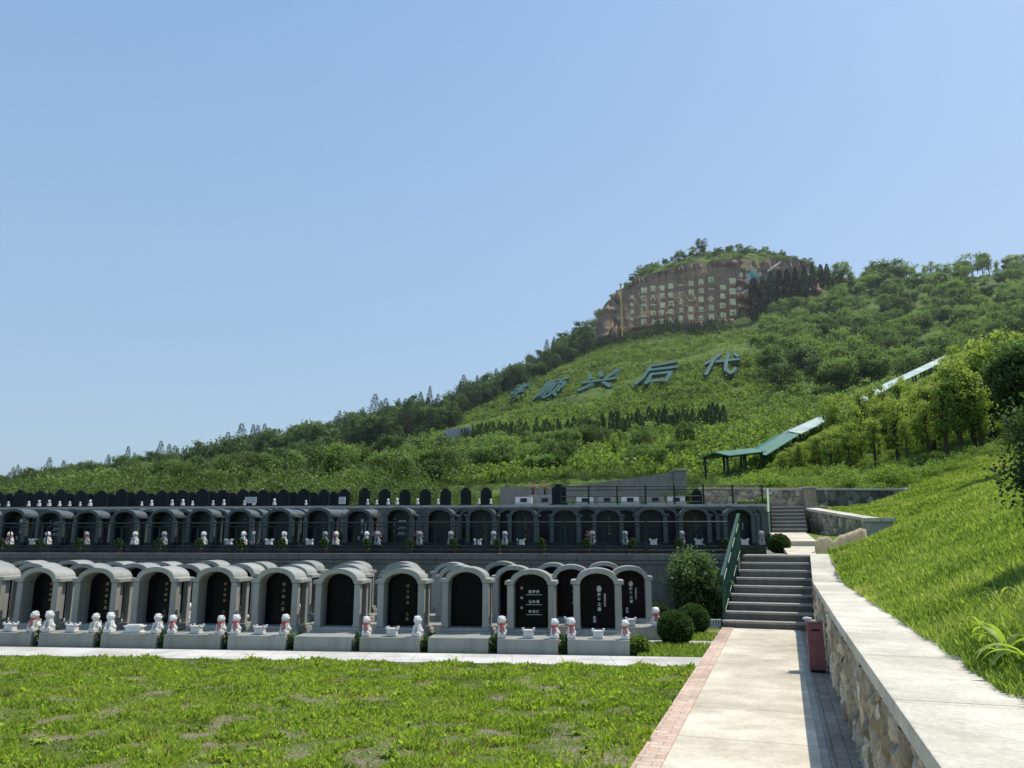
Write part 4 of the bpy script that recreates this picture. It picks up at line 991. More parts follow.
# --- scattered trees on middle slope
for i in range(190):
    u = random.uniform(430, 860); F = random.uniform(64, 104) if u < 560 else random.uniform(66, 126); X, F, z = samp(u, F); pu, pv = proj(X, F, z)
    if pv > 484 or pv < 418 or (pu < 720 and pv < 446 and random.random() < .7): continue
    if pu > 690 and pv-3000/F < np.interp(pu, [700, 752, 786, 832, 884], [462, 458, 442, 420, 394])+6 and F < 100: continue
    plant(random.choice(['broad', 'broad', 'olive', 'young']), (X, F, z-.5), random.uniform(.3, .72), 'small bushy tree low on the green middle slope', 'tree', 'bushy trees of the lower middle slope', 'slope_tree')
for i in range(190):
    u = random.uniform(-60, 440); F = random.uniform(56, 140) if u < 330 else random.uniform(56, 95); X, F, z = samp(u, F)
    plant(random.choice(['olive', 'olive', 'dark', 'broad']), (X, F, z-.5), random.uniform(.38, .78)*(1+(F-56)/160)*float(np.interp(u, [-60, 0, 120, 260], [.45, .45, .7, 1.0])), 'olive green tree low on the left slope behind the headstones', 'tree', 'trees low on the left slope', 'slope_tree')
# --- young trees right slope
cnt = 0; tries = 0
while cnt < 298 and tries < 12000:
    tries += 1
    u = random.uniform(770, 1090); F = random.uniform(40, 108); X, F, z = samp(u, F); pu, pv = proj(X, F, z)
    lo = np.interp(pu, [770, 850, 945, 1024, 1100], [450, 425, 375, 335, 320]); hi = np.interp(pu, [770, 850, 900, 1024, 1100], [478, 478, 468, 440, 430])
    if pv < lo-6 or pv > hi: continue
    s_t = random.uniform(.6, 1.1)*(1 if F < 80 else .8)*(1.35 if pu > 950 else 1); roofy = float(np.interp(pu, [700, 752, 786, 832, 884, 946], [466, 462, 446, 424, 398, 366]))
    if pu < 950 and pv-4.2*s_t*785/F < roofy+2 and F < 100 and not (random.random() < np.interp(pu, [828, 840, 884, 890, 950], [0, .6, .6, .22, .3])):
        s_t = (pv-roofy-3)*F/785/4.2
        if s_t < .3: continue
    plant('young', (X, F, z-.1), s_t, 'young yellow green tree on the right slope below the covered stairway', 'tree', 'young trees of the right slope', 'young_tree'); cnt += 1
# --- near dark tree on the right
def big_tree(name, loc, h, cr, ch, K, Mn, leaf, mat, label, seed):
    tm, cm = tree_meshes(seed, h, cr, ch, K, Mn, leaf, mat); th = empty(name, loc); tag(th, label, 'tree'); link('trunk', tm, None, th); link('crown', cm, None, th); return th
X, F, z = samp(1030, 29); big_tree('broadleaf_tree', (X, F, z), 4.6, 1.1, 2.4, 90, 190, .12, M['f_dark'], 'dark leafy tree on the right slope near the frame edge', 301)
X, F, z = samp(1130, 26); big_tree('broadleaf_tree', (X, F, z), 4.4, 1.4, 2.7, 90, 150, .13, M['f_dark'], 'dark leafy tree just beyond the right frame edge', 302)
Xb, Fb = 5.27, 7.0; zb_ = float(slopez(Xb, Fb)); big_tree('broadleaf_bush', (Xb, Fb, zb_-.08), 1.58, .56, 1.45, 150, 170, .038, M['f_dark'], 'dense dark bush at the right edge of the grass bank', 303)
# --- ball bushes, big bush
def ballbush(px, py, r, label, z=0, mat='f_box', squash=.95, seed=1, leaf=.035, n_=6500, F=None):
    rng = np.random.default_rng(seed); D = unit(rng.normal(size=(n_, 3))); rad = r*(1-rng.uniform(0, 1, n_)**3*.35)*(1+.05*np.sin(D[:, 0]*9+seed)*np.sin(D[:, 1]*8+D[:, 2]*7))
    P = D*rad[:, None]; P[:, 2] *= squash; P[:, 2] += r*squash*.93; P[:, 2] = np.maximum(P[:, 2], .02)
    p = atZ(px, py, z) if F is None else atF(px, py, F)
    sh = np.clip(.2+.35*(D[:, 2]+1)/2+rng.uniform(-.15, .45, n_)-(r-rad)/r, 0, .98)  # light and shade painted in: brighter top leaves, darker inner ones
    th = empty('clipped_bush', (p.x, p.y+r*.6, z)); tag(th, label, 'bush')
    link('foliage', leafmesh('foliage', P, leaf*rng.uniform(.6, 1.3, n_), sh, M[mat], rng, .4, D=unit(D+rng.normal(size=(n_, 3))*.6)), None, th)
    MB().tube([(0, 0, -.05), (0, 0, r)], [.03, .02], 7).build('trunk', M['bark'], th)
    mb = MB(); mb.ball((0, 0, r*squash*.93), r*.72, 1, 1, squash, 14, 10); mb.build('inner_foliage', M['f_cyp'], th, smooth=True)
    return th
ballbush(678, 645, .275, 'round clipped bush nearest the path beside the front row', 0, seed=1)
ballbush(696, 634, .27, 'round clipped bush behind the nearest one on the grass patch', 0, seed=2)
ballbush(659, 626, .22, 'small round bush half hidden behind the end of the second row', 0, seed=3)
ballbush(782, 551, .25, 'round clipped bush beside the upper path near the dark graves', 1.33, seed=4, F=19.6)
ballbush(640, 655, .13, 'small leafy bush at the right end of the front bench', 0, seed=5, leaf=.05, n_=1500, mat='f_shrub')
rng = np.random.default_rng(9); P, sh = clumpy(rng, 60, 200, (.60, .50, .66), shell=.4); q = atZ(704, 619, 0); q = atF(699, 600, 16.4); th = empty('large_bush', (q.x, q.y, .0)); tag(th, 'large dark spreading bush against the terrace wall by the steps', 'bush')
P[:, 2] += .75; P[:, 2] = np.clip(P[:, 2], .03, 2)
link('foliage', leafmesh('foliage', P, .07*rng.uniform(.6, 1.3, len(P)), sh*.9, M['f_dark'], rng, .35), None, th)
mb = MB()
for k in range(6):
    a = k*1.05; mb.tube([(0, 0, -.05), (.15*math.cos(a), .12*math.sin(a), .4), (.4*math.cos(a), .3*math.sin(a), .95)], [.03, .02, .006], 6)
mb.build('stem', M['bark'], th)
for i, (px, F, r, z) in enumerate(((690, 33.5, .5, Z3), (760, 33.6, .38, Z3), (742, 34.0, .28, Z3))):
    rng = np.random.default_rng(200+i); P, sh = clumpy(rng, 20, 90, (r, r, r*.8), shell=.4); p = atF(px, 500, F); th = empty('terrace_shrub', (p.x, p.y, z)); tag(th, ('rounded shrub behind the railing of the third terrace', 'leafy shrub at the foot of the pale wall by the upper handrail', 'small brownish shrub at the foot of the pale wall')[i], 'shrub')
    P[:, 2] = np.maximum(P[:, 2]+r*.75, 0); link('foliage', leafmesh('foliage', P, .07*rng.uniform(.6, 1.3, len(P)), sh, M['f_box' if i == 0 else 'f_broad'], rng, .35), None, th)
    MB().tube([(0, 0, -.05), (0, 0, r)], [.03, .01], 6).build('stem', M['bark'], th)
# --- stuff: far woodland / shrub cover joined with numpy
def scatter(name, pts, scl, tmpl, mat, label, seed, shade=None):
    rng = np.random.default_rng(seed); Vt = []; At = []; VS = []; AS = []
    for v, a in tmpl: Vt.append(v); At.append(a)
    for i, (p, s) in enumerate(zip(pts, scl)):
        k = rng.integers(len(Vt)); an = rng.uniform(0, 6.283); c, s_ = math.cos(an), math.sin(an)
        v = Vt[k]@np.array([[c, s_, 0], [-s_, c, 0], [0, 0, 1]])*np.array([s, s, s*rng.uniform(.7, 1.2)])+p
        VS.append(v); AS.append(np.clip(At[k]+rng.uniform(-.2, .2)+(shade[i] if shade is not None else 0), 0, .98))
    V = np.concatenate(VS); A = np.concatenate(AS)
    o = link(name, npmesh(name, V, np.arange(len(V)).reshape(-1, 4), mat, [('leaf_tone_shade', 'FACE', A)])); tag(o, label, 'vegetation', kind='stuff'); return o
def shrub_t(seed, K=6, Mn=14, leaf=.34):
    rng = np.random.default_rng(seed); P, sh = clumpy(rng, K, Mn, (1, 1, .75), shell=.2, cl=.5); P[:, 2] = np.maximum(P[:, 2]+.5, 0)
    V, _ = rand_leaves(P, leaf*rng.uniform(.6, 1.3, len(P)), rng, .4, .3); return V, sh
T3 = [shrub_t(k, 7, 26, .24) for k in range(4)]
# woodland filler: darker
pts = []; scl = []; rs = np.random.default_rng(3)
Us = rs.uniform(-250, 1300, 9000); Fs = 60*np.exp(rs.uniform(0, math.log(4.1), 9000)); Xs = (Us-512)/785*1.03*Fs; Zs = terr(Xs, Fs)
den = Cn = 1
wood = []; shr = []; dwood = []; owood = []
for X, F, z in zip(Xs, Fs, Zs):
    pu, pv = proj(X, F, z)
    if F > 236 and not 600 < pu < 830: 
        pass
    leftband = pu < 600 and F > ridgeF(min(max(pu, 0), 590))*(.80 if pu < 460 else .93)
    right = pu > 735 and not (pu < 765 and pv < 405) and F > 110 and pv < np.interp(pu, [735, 850, 950, 1024, 1100], [425, 405, 372, 345, 330])
    if pu < 470 and F < 125: leftband = leftband or rs.random() < .35
    if pu < 350 and F < 135 and not right: owood.append((X, F, z))
    elif leftband and not right: dwood.append((X, F, z))
    elif right: wood.append((X, F, z))
    elif F > 50: shr.append((X, F, z))
for k_ in range(500):
    u_ = rs.uniform(596, 832); F_ = rs.uniform(238, 262); X_0 = (u_-512)/785*1.03*F_; shr.append((X_0, F_, float(terr(np.array([X_0]), np.array([F_]))[0])))
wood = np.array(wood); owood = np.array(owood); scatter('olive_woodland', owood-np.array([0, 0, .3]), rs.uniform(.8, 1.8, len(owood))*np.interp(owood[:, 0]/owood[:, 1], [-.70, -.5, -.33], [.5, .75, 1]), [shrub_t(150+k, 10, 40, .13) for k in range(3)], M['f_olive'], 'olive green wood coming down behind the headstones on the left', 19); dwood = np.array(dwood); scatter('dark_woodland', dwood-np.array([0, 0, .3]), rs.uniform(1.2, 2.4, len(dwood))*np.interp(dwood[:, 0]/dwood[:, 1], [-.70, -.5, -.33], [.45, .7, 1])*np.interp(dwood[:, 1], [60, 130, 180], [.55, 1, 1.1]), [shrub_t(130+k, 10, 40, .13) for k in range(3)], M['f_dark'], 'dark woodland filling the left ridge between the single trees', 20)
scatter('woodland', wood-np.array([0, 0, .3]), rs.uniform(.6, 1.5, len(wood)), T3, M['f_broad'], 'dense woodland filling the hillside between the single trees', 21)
shr = np.array(shr); fr = fbm(shr[:, :2], .06, 3)
scatter('hillside_shrubs', shr-np.array([0, 0, .25]), np.clip(rs.uniform(.25, 1.0, len(shr))*(1+fr*.6), .2, 1.6)*np.interp(shr[:, 1], [50, 90, 200], [.7, 1, 1.3]), T3, M['f_shrub'], 'low bright shrubs and weeds covering the open slope', 22, shade=fr*.35)
# low cover on near/mid right slope
n_ = 5000; Us = rs.uniform(700, 1250, n_); Fs = 36*np.exp(rs.uniform(0, math.log(2.6), n_)); Xs = (Us-512)/785*1.03*Fs; Zs = terr(Xs, Fs); pts = np.stack([Xs, Fs, Zs-.1], 1)
fr = fbm(pts[:, :2], .15, 3); scatter('slope_weeds', pts, np.clip(rs.uniform(.12, .5, n_)*(1+fr), .1, .8), [shrub_t(50+k, 7, 40, .15) for k in range(3)], M['f_shrub'], 'tall weeds between the young trees on the right slope', 23, shade=fr*.3+.1)
n_ = 3400; Us = rs.uniform(-300, 720, n_); Fs = rs.uniform(41.5, 66, n_); Xs = (Us-512)/785*1.03*Fs; Zs = terr(Xs, Fs); pts = np.stack([Xs, Fs, Zs-.1], 1)
fr = fbm(pts[:, :2], .12, 3); scatter('thicket', pts, np.clip(rs.uniform(.35, 1.0, n_)*(1+fr*.5)*np.where(Us < 430, 1.3, .6), .2, 1.6), [shrub_t(120+k, 9, 34, .12) for k in range(4)], M['f_olive'], 'leafy thicket directly behind the third terrace', 25, shade=fr*.4-.05)
# fine cover over the bright slope
n_ = 30000; Us = rs.uniform(430, 860, n_); Fs = 60*np.exp(rs.uniform(0, math.log(4.3), n_)**.8*1.0); Fs = np.clip(Fs, 60, 262); Xs = (Us-512)/785*1.03*Fs; Zs = terr(Xs, Fs); pts = np.stack([Xs, Fs, Zs-.1], 1)
fr = fbm(pts[:, :2], .1, 3); scatter('hillside_grass', pts, rs.uniform(.35, .75, n_), [shrub_t(70+k, 3, 8, .5) for k in range(3)], M['f_shrub'], 'rough grass of the open slope around the big characters', 24, shade=fr*.3+.15)
# ------------------------------------------------------------------ cliff with inscription
topc = [(596, 325), (604, 306), (618, 290), (635, 280), (655, 273), (690, 264), (720, 261), (750, 261), (780, 259), (800, 263), (812, 268), (820, 280)]
botc = [(596, 345), (604, 341), (618, 338), (635, 335), (655, 333), (690, 331), (720, 328), (750, 326), (780, 316), (800, 305), (812, 298), (820, 294)]
def cliffpt(i_, t_):
    u = i_; vt = np.interp(u, [a for a, b in topc], [b for a, b in topc]); vb = np.interp(u, [a for a, b in botc], [b for a, b in botc])
    F = 224+6*t_+4*abs((u-715)/120)**2*0; return atF(u, vb+(vt-vb)*t_, F)
V = []; nx, nz = 300, 70
for j in range(nz+1):
    for i in range(nx+1):
        u = 596+224*i/nx; p = cliffpt(u, j/nz)
        flatk = 0.25 if 622 < u < 735 and .12 < j/nz < .92 else 1
        d = noise.fractal(Vector((p.x*.16, p.z*.07, 2)), .9, 2.1, 6)*1.6*flatk+abs(noise.noise(Vector((p.x*.5, p.z*.1, 7))))*1.0*flatk
        rg = 1-abs(noise.noise(Vector((p.x*.33+noise.noise(Vector((0, 0, p.z*.2)))*.8, p.z*.05, 4)))); d -= max(0, rg-.9)*14*flatk; d += max(0, noise.noise(Vector((p.x*.08, p.z*.45, 9))))*2.0*flatk
        V.append((p.x, p.y-d, p.z+noise.noise(Vector((p.x*.3, 0, 0)))*(.8 if j == nz else 0)))
ix = np.arange((nx+1)*(nz+1)).reshape(nz+1, nx+1); Fq = np.stack([ix[:-1, :-1], ix[:-1, 1:], ix[1:, 1:], ix[1:, :-1]], -1).reshape(-1, 4)
cl = link('cliff', npmesh('cliff', V, Fq, M['cliff'])); tag(cl, 'brown rock cliff with gilded writing near the hill top', 'cliff', kind='structure')
ci = empty('cliff_inscription', (*cliffpt(680, .1)[:2], cliffpt(680, .1).z)); tag(ci, 'columns of pale gold characters painted on the brown cliff', 'inscription')
cols = [(632, 297, 320, '于山石人', .6), (644, 290, 323, '制保部德调', 1), (653, 289, 322, '宝八一种上', .95), (662, 288, 322, '青宽重源工', .95), (671, 287, 320, '昌老风功人', .95), (681, 286, 318, '一各士文言', .85), (691, 284, 318, '云归一事福', .95), (701, 282, 318, '兵公福方大', .95), (711, 280, 317, '周一小公悦', 1.0), (723, 288, 315, '国易图归', .95), (733, 282, 313, '圆国福图', 1.1)]
for px, y0, y1, s, k in cols:
    n_ = len(s)
    bm = bmesh.new()
    for i, ch in enumerate(s):
        py = y0+(y1-y0)*i/(n_-1); p = atF(px, py, 222.6); me = upright(text_mesh(ch, 1.85*k, .12, bold=.055), p.x+random.uniform(-.15, .15), 222.6, p.z+random.uniform(-.2, .2)); bm.from_mesh(me)
    me = bpy.data.meshes.new('character_column'); bm.to_mesh(me); bm.free(); me.materials.append(M['goldpale'])
    me.transform(Matrix.Translation(-ci.location)); o = link('character_column', me, None, ci)
# coloured mural patches, generic
mu = empty('cliff_mural', (*atF(745, 285, 222.5)[:2], atF(745, 285, 222.5).z)); tag(mu, 'colourful painted relief of yellow, teal and pink patches at the right of the cliff', 'mural')
def blob(name, px, py, rx, ry, mat, seed):
    c = atF(px, py, 222.3); pr = [(c.x-mu.location.x+rx*math.cos(a)*(1+.25*math.sin(3*a+seed)), c.z-mu.location.z+ry*math.sin(a)*(1+.2*math.cos(4*a+seed))) for a in [i*2*math.pi/22 for i in range(22)]]
    MB().prism(pr, -.1-.05*seed, .5).build(name, M[mat], mu)
rb = random.Random(5)
for k in range(34):
    px = rb.gauss(750, 5.0); py = rb.gauss(274, 7); nm_ = ('yellow_patch', 'cream_patch', 'pink_patch', 'teal_patch')[0 if py < 270 and rb.random() < .7 else 3 if px > 751 and 272 < py < 286 and rb.random() < .7 else 2 if px < 748 and rb.random() < .5 else 1]
    blob(nm_, px, py, rb.uniform(.35, .95), rb.uniform(.35, .95), {'yellow_patch': 'paintyellow', 'cream_patch': 'paintwhite', 'pink_patch': 'paintpink', 'teal_patch': 'teal'}[nm_], 1+k*.12)
for a_, b_ in (((742, 294), (752, 288)), ((768, 272), (781, 262))):
    p0 = atF(*a_, 222.2)-mu.location; p1 = atF(*b_, 222.2)-mu.location; MB().tube([p0, p1], [.6, .35], 6).build('pale_ledge', M['paintwhite'], mu)
# pole
p0 = atF(622, 330, 219); p1 = atF(620.5, 285, 219); th = empty('yellow_pole', p0); tag(th, 'tall thin yellow pole standing before the left part of the cliff', 'pole')
MB().tube([(0, 0, -2), (0, 0, (p1-p0).z)], .22, 8).build('shaft', M['yellow'], th); MB().ball((0, 0, (p1-p0).z+.2), .4).build('finial', M['yellow'], th)
# big characters on the slope
chars = [('孝', (509, 409), (15, -4), (12, -15)), ('顺', (533, 406), (25, -4), (15, -20)), ('兴', (577, 398), (37, -5), (12, -20)), ('后', (634, 392), (38, -4), (13, -22)), ('代', (698, 382), (38, -1), (12, -22))]
for ch, bl, xv, yv in chars:
    O = hit(*bl); nrm = None
    Fp = O.y
    # local plane of the slope
    def T(X, F): return float(terr(np.array([X]), np.array([F]))[0])
    gx = (T(O.x+8, O.y+6)-T(O.x-3, O.y+6))/11; gy = (T(O.x+3, O.y+14)-T(O.x+3, O.y-1))/15
    gy = max(gy, .42)
    nrm = Vector((-gx, -gy, 1)).normalized(); C0 = Vector((0, 0, CH))
    def onplane(px, py):
        a, b = ray(px, py); d = Vector((a, 1, b)); t_ = (O-C0).dot(nrm)/d.dot(nrm); return C0+d*t_
    A_ = onplane(bl[0]+xv[0], bl[1]+xv[1])-O; B_ = onplane(bl[0]+yv[0], bl[1]+yv[1])-O
    print('CHAR', ch, tuple(round(x, 1) for x in O), round(A_.length, 1), round(B_.length, 1), round(gx, 2), round(gy, 2))
    me = text_mesh(ch, 1.0, .02, bold=.012, align='LEFT')
    xs = [v.co.x for v in me.vertices]; ys = [v.co.y for v in me.vertices]; x0, x1, y0, y1 = min(xs), max(xs), min(ys), max(ys)
    lift = nrm*(2.2 if ch == '孝' else 1.0)
    for v in me.vertices:
        a = (v.co.x-x0)/(x1-x0); b = (v.co.y-y0)/(y1-y0); v.co = A_*a+B_*b+lift+nrm*(v.co.z/.02*.28)
    o = link('hillside_character', me, M['charblue'], None, O)
    tag(o, 'large green metal character %s lying on the open hillside' % ch, 'character', 'five large characters on the hillside')
    th = o; mb = MB()
    for a in (.15, .5, .85):
        for b in (.15, .5, .85):
            c = A_*a+B_*b; mb.tube([c-Vector((0, 0, 1.5)), c+lift*.8], .08, 5)
    mb.build('support', M['darkmetal'], o)
# blue-grey wall end at the cypress row
p = atF(455, 441, 124); th = empty('curved_wall', p, R(25)); tag(th, 'small blue grey curved wall at the left end of the cypress row', 'wall')
mb = MB()
for k in range(6):
    a0 = -.5+k*.25; mb.obox((-1.2+k*.75, .5*math.cos(a0*1.5), .9), (.37, 0, 0), (0, .12, 0), (0, 0, 1.0+.12*k))
mb.build('wall_face', plain('blue_grey_render', (.30, .34, .38), .8), th)
# ------------------------------------------------------------------ covered stairway
segs = [((717, 455), (750, 449), 55, 60), ((752, 452), (785, 433), 60.5, 66), ((799, 429), (816, 419), 69, 72.5), ((822, 414), (831, 410.5), 74, 76.5), ((838, 405), (842, 402), 79, 80.5), ((882, 384), (888, 381), 89, 90.5), ((891, 379), (899, 375), 91.5, 93.5), ((905, 371), (945, 354), 95, 103)]
segs = [((714, 452), (752, 448), 55, 60.5), ((752, 452), (786, 432), 60.8, 67), ((788, 431), (832, 411), 67.3, 77), ((832, 411), (884, 384), 77.3, 88.5), ((884, 384), (946, 355), 88.8, 103)]
cw = empty('covered_stairway', atF(717, 490, 55)); tag(cw, 'green roofed stairway corridor climbing the right slope', 'covered stairway')
for k, (a_, b_, F0, F1) in enumerate(segs):
    p0 = atF(*a_, F0); p1 = atF(*b_, F1); d = (p1-p0); h2 = Vector((d.y, -d.x, 0)).normalized(); up = Vector((0, 0, 1)); hw = 1.1
    p0 = p0+h2*0; mb = MB(); rid = .32; th_ = .07
    Vv = []
    for p in (p0, p1):
        for off, dz in ((-hw, -rid), (0, 0), (hw, -rid)): Vv += [p-cw.location+h2*off+up*dz, p-cw.location+h2*off+up*(dz-th_)]
    mb.add(Vv, [(0, 2, 8, 6), (2, 4, 10, 8), (1, 7, 9, 3), (3, 9, 11, 5), (0, 6, 7, 1), (4, 5, 11, 10), (0, 1, 3, 2), (2, 3, 5, 4), (6, 8, 9, 7), (8, 10, 11, 9)])
    rf = mb.build('roof', M['roofgreen'] if k < 2 else M['rooflight'], cw)
    npo = max(1, int(d.length/3.0))
    for j in range(npo+1):
        q = p0+d*(.04+.92*j/npo)
        for off in (-.85, .85):
            b = q+h2*off; zg = min(float(terr(np.array([b.x]), np.array([b.y]))[0]), b.z-1.8)
            MB().box(b.x-.07-cw.location.x, b.x+.07-cw.location.x, b.y-.07-cw.location.y, b.y+.07-cw.location.y, zg-.3-cw.location.z, b.z-rid-.02-cw.location.z).build('post', M['darkmetal'], cw)
    mb = MB()
    for off in (-.85, .85):
        mb.tube([p0+h2*off-up*(rid+.12)-cw.location, p1+h2*off-up*(rid+.12)-cw.location], .05, 5); mb.tube([p0+h2*off-up*1.7-cw.location, p1+h2*off-up*1.7-cw.location], .03, 5)
    mb.build('beam', M['darkmetal'], cw)
# ------------------------------------------------------------------ grass blades
def blades(name, X, Y, Z, h, wd, mat, rng, label, shade, lean=.5):
    n_ = len(X); C = np.stack([X, Y, Z], 1); a = rng.uniform(0, 6.283, n_)
    D = unit(np.stack([np.cos(a)*lean*rng.uniform(0, 1.4, n_), np.sin(a)*lean*rng.uniform(0, 1.4, n_), np.ones(n_)], 1)); S = unit(np.cross(D, rng.normal(size=(n_, 3))))
    V, F = kites(C, D, S, h, wd, .12)
    o = link(name, npmesh(name, V, F, mat, [('leaf_tone_shade', 'FACE', np.clip(shade, 0, 1))])); tag(o, label, 'grass', kind='stuff'); return o
# lawn
rng = np.random.default_rng(77); n0 = 760000
Y = rng.uniform(3.8, 12.3, n0); X = rng.uniform(-1, 1, n0)*(Y*.70+1.6)+.0
Lp = X*Rr.x+Y*Rr.y; vp = X*N.x+Y*N.y
ok = (Lp < KL-.01) & (vp < vw-.01) & (Y > 3.8)
X, Y, vp = X[ok], Y[ok], vp[ok]
gx = np.linspace(X.min(), X.max(), 200); gy = np.linspace(Y.min(), Y.max(), 160)
def gridnoise(scale, seed, octv=4):
    G = np.array([[noise.fractal(Vector((x*scale, y*scale, seed)), 1, 2, octv) for x in gx] for y in gy])
    def f(X, Y):
        i = (X-gx[0])/(gx[1]-gx[0]); j = (Y-gy[0])/(gy[1]-gy[0]); i = np.clip(i, 0, len(gx)-1.001); j = np.clip(j, 0, len(gy)-1.001); i0 = i.astype(int); j0 = j.astype(int); fi = i-i0; fj = j-j0
        return G[j0, i0]*(1-fi)*(1-fj)+G[j0, i0+1]*fi*(1-fj)+G[j0+1, i0]*(1-fi)*fj+G[j0+1, i0+1]*fi*fj
    return f
g1 = gridnoise(.55, 3); g2 = gridnoise(3.2, 9); g3 = gridnoise(1.4, 17)
g4 = gridnoise(9.0, 23, 2); a_ = g1(X, Y)+.8*g2(X, Y)+.4*g4(X, Y)+np.where(X > -1.5, .12, -.05)+np.clip((vp-vw+1.2)*.4, 0, .4)
prob = np.clip((a_+.60)*1.7, .24, 1); ok = rng.uniform(0, 1, len(X)) < prob
X, Y, a_ = X[ok], Y[ok], a_[ok]
hh = rng.uniform(.018, .055, len(X))*(1+1.1*np.clip(g2(X, Y)*1.3+g3(X, Y)*.7, -.5, 1.4)); 
blades('lawn_grass', X, Y, np.zeros(len(X)), hh, hh*np.where(rng.uniform(0, 1, len(X)) < .25, rng.uniform(.2, .36, len(X)), rng.uniform(.05, .15, len(X))), M['f_lawn'], rng, 'short patchy weedy grass with bare soil in the foreground lawn', .28+.45*g3(X, Y)+.3*g2(X, Y)+rng.uniform(-.25, .5, len(X))+.15*(a_ < 0)+(rng.uniform(0, 1, len(X)) < .07)*.6, lean=1.1)
nd_ = 60000; Yd = rng.uniform(4.0, 11, nd_); Xd = rng.uniform(-1, 1, nd_)*(Yd*.70+1.4); okd = (Xd*Rr.x+Yd*Rr.y < KL-.02) & (Xd*N.x+Yd*N.y < vw-.02); Xd, Yd = Xd[okd], Yd[okd]
blades('dead_stalks', Xd, Yd, np.full(len(Xd), .003), rng.uniform(.02, .07, len(Xd)), rng.uniform(.001, .003, len(Xd)), M['f_straw'], rng, 'dead stalks and crumbs lying between the lawn weeds', rng.uniform(0, 1, len(Xd)), lean=5)
# grass on the small patches + edges
def patch(poly_test, xr, yr, n_, h, label, seed):
    rng = np.random.default_rng(seed); X = rng.uniform(*xr, n_); Y = rng.uniform(*yr, n_); ok = poly_test(X, Y); X, Y = X[ok], Y[ok]
    hh = h*rng.uniform(.4, 1.2, len(X)); blades('patch_grass', X, Y, np.zeros(len(X))-.004, hh, hh*.12, M['f_grass'], rng, label, rng.uniform(.1, .8, len(X)), .6)
er = e1+.56
patch(lambda X, Y: (X*Rr.x+Y*Rr.y < KL-.02) & (X*N.x+Y*N.y > v1-.14) & (X*N.x+Y*N.y < v2r-.52) & (X*E.x+Y*E.y > er), (0, 5), (9, 16), 90000, .07, 'fresh grass around the nearer clipped bush', 31)
patch(lambda X, Y: (X*Rr.x+Y*Rr.y < KL-.02) & (X*N.x+Y*N.y > v2r-.08) & (X*N.x+Y*N.y < v2r+1.0) & (X*E.x+Y*E.y > e2+.5), (0, 5), (9, 16), 60000, .07, 'fresh grass around the farther clipped bush', 32)
# bank grass
rng = np.random.default_rng(78); n0 = 900000
s_ = 2.0+42*rng.uniform(0, 1, n0)**1.35; Lq = 1.0+21*rng.uniform(0, 1, n0)**1.5
X = s_*W.x+Lq*Rr.x; Y = s_*W.y+Lq*Rr.y
edge = 0.99+.14*np.array([noise.fractal(Vector((q*1.3, 0, 0)), 1, 2, 3) for q in np.linspace(0, 40, 800)])[np.clip((s_*20).astype(int), 0, 799)]
ok = (Y > 2.0) & (X/Y < .80) & (Lq > edge) & (Lq > cutL(s_)+.03) & ~((Y > 34.5) & (Lq < 5.8)) 
X, Y, s_, Lq = X[ok], Y[ok], s_[ok], Lq[ok]; Z = np.maximum(slopez(X, Y), np.where(s_ < 15.5, .905, 0))
gx = np.linspace(X.min(), X.max(), 200); gy = np.linspace(Y.min(), Y.max(), 200); h1 = gridnoise(.6, 5); h2_ = gridnoise(2.2, 8)
nn1 = h1(X, Y); nn2 = h2_(X, Y)
hh = rng.uniform(.035, .105, len(X))*(1+.6*nn2)*np.interp(Y, [3, 10, 25], [.85, 1.0, 1.5]); hh = np.maximum(hh, .02)
blades('bank_grass', X, Y, Z, hh, hh*rng.uniform(.04, .09, len(X))*np.interp(Y, [3, 8, 25], [1, 1.1, 2.0]), M['f_grass'], rng, 'long bright grass covering the bank behind the retaining wall', .45+.40*nn1+.25*nn2+rng.uniform(-.35, .45, len(X)), .8)
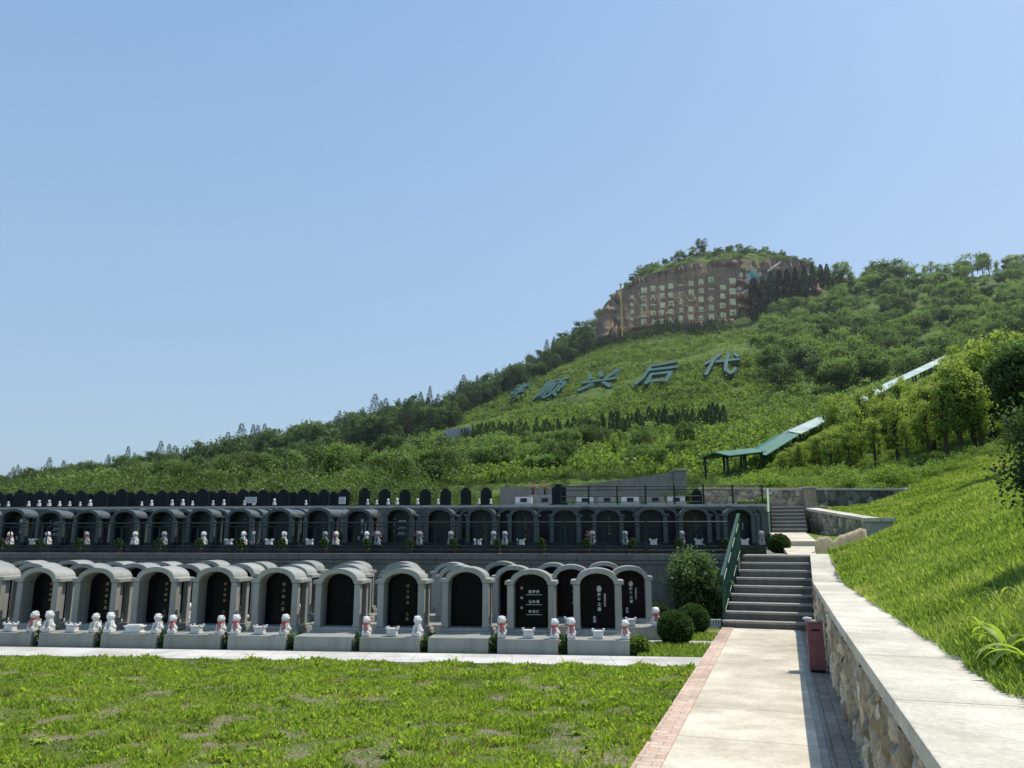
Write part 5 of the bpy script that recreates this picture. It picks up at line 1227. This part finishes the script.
# weeds with broad arching leaves at the coping edge
def arch_plant(loc, n_, L, wd, mat, label, seed, name='broadleaf_weed'):
    rng = random.Random(seed); mb = MB(); att = []
    for k in range(n_):
        a = rng.uniform(0, 6.28); el = rng.uniform(.5, 1.3); l = L*rng.uniform(.6, 1.1); p = Vector((0, 0, 0)); d = Vector((math.cos(a)*math.cos(el), math.sin(a)*math.cos(el), math.sin(el))); side = Vector((-math.sin(a), math.cos(a), 0)); m_ = 7; V = []
        for i in range(m_+1):
            w_ = wd*math.sin(math.pi*min(.97, (i+.35)/(m_+.6)))**.8*rng.uniform(.92, 1.08)
            V += [p-side*w_, p+Vector((0, 0, -w_*.35)), p+side*w_]; p = p+d*(l/m_); d = (d+Vector((0, 0, -.22-.05*i))).normalized()
        mb.add(V, [(i*3+j, i*3+j+1, i*3+4+j, i*3+3+j) for i in range(m_) for j in (0, 1)]); att += [rng.uniform(.15, .8)]*(m_*2)
    th = empty(name, loc); tag(th, label, 'plant'); me = bpy.data.meshes.new('leaf'); me.from_pydata([tuple(v) for v in mb.v], [], mb.f); at = me.attributes.new('leaf_tone_shade', 'FLOAT', 'FACE'); at.data.foreach_set('value', att); me.shade_smooth(); me.materials.append(mat); link('leaf', me, None, th)
    MB().tube([(0, 0, -.05), (0, 0, .05)], [.015, .01], 6).build('stem', mat, th); return th
def bankp(px, py, F): 
    p = atF(px, py, F); return (p.x, p.y, max(float(slopez(p.x, p.y)), .91))
for i, (px, F, n_, L) in enumerate(((1008, 4.7, 13, .34), (1030, 4.4, 12, .36), (985, 5.6, 8, .22), (955, 7.2, 7, .2), (1005, 6.4, 9, .26))):
    arch_plant(bankp(px, 650, F), n_, L, .022 if i < 2 else .012, M['f_grass'], ('large arching broad-leaved weed on the coping at the lower right', 'broad-leaved weed beside the largest one at the frame edge', 'grassy tuft leaning over the coping', 'small tuft of weeds at the far coping edge', 'weed tuft in front of the dark bush')[i], 400+i)
# lawn weeds
for i in range(46):
    Y_ = random.uniform(5.2, 9.6); X_1 = random.uniform(-Y_*.66, 1.0); p = Vector((X_1, Y_))
    if Rr.dot(p) > KL-.15 or N.dot(p) > vw-.1: continue
    arch_plant((X_1, Y_, 0), random.randint(9, 16), random.uniform(.08, .14), random.uniform(.012, .02), M['f_lawn'], 'low broad-leaved weed growing in the lawn', 500+i, 'lawn_weed')['group'] = 'weeds scattered over the lawn'
for i, px in enumerate((248, 300, 455, 565, 640)):
    a, b = ray(px, 700); lamb = (vw+.02)/(N.y+N.x*a); arch_plant((a*lamb, lamb, .0), 9, random.uniform(.14, .22), .012, M['f_lawn'], 'taller weed at the edge of the pale walk, %s from the left' % ordn(i), 600+i, 'walk_weed')

# ------------------------------------------------------------------ distant haze over the hill
m, t, o = nt('thin_haze'); vs_ = nd(t, 'ShaderNodeVolumeScatter'); vs_.inputs['Color'].default_value = (.86, .93, 1, 1); vs_.inputs['Density'].default_value = .00027; vs_.inputs['Anisotropy'].default_value = .35
t.links.new(vs_.outputs[0], o.inputs['Volume'])
tag(MB().box(-500, 500, 62, 470, -1, 190).build('haze', m), 'thin summer haze over the distant hillside', 'haze', kind='stuff')
sc.cycles.volume_bounces = 0
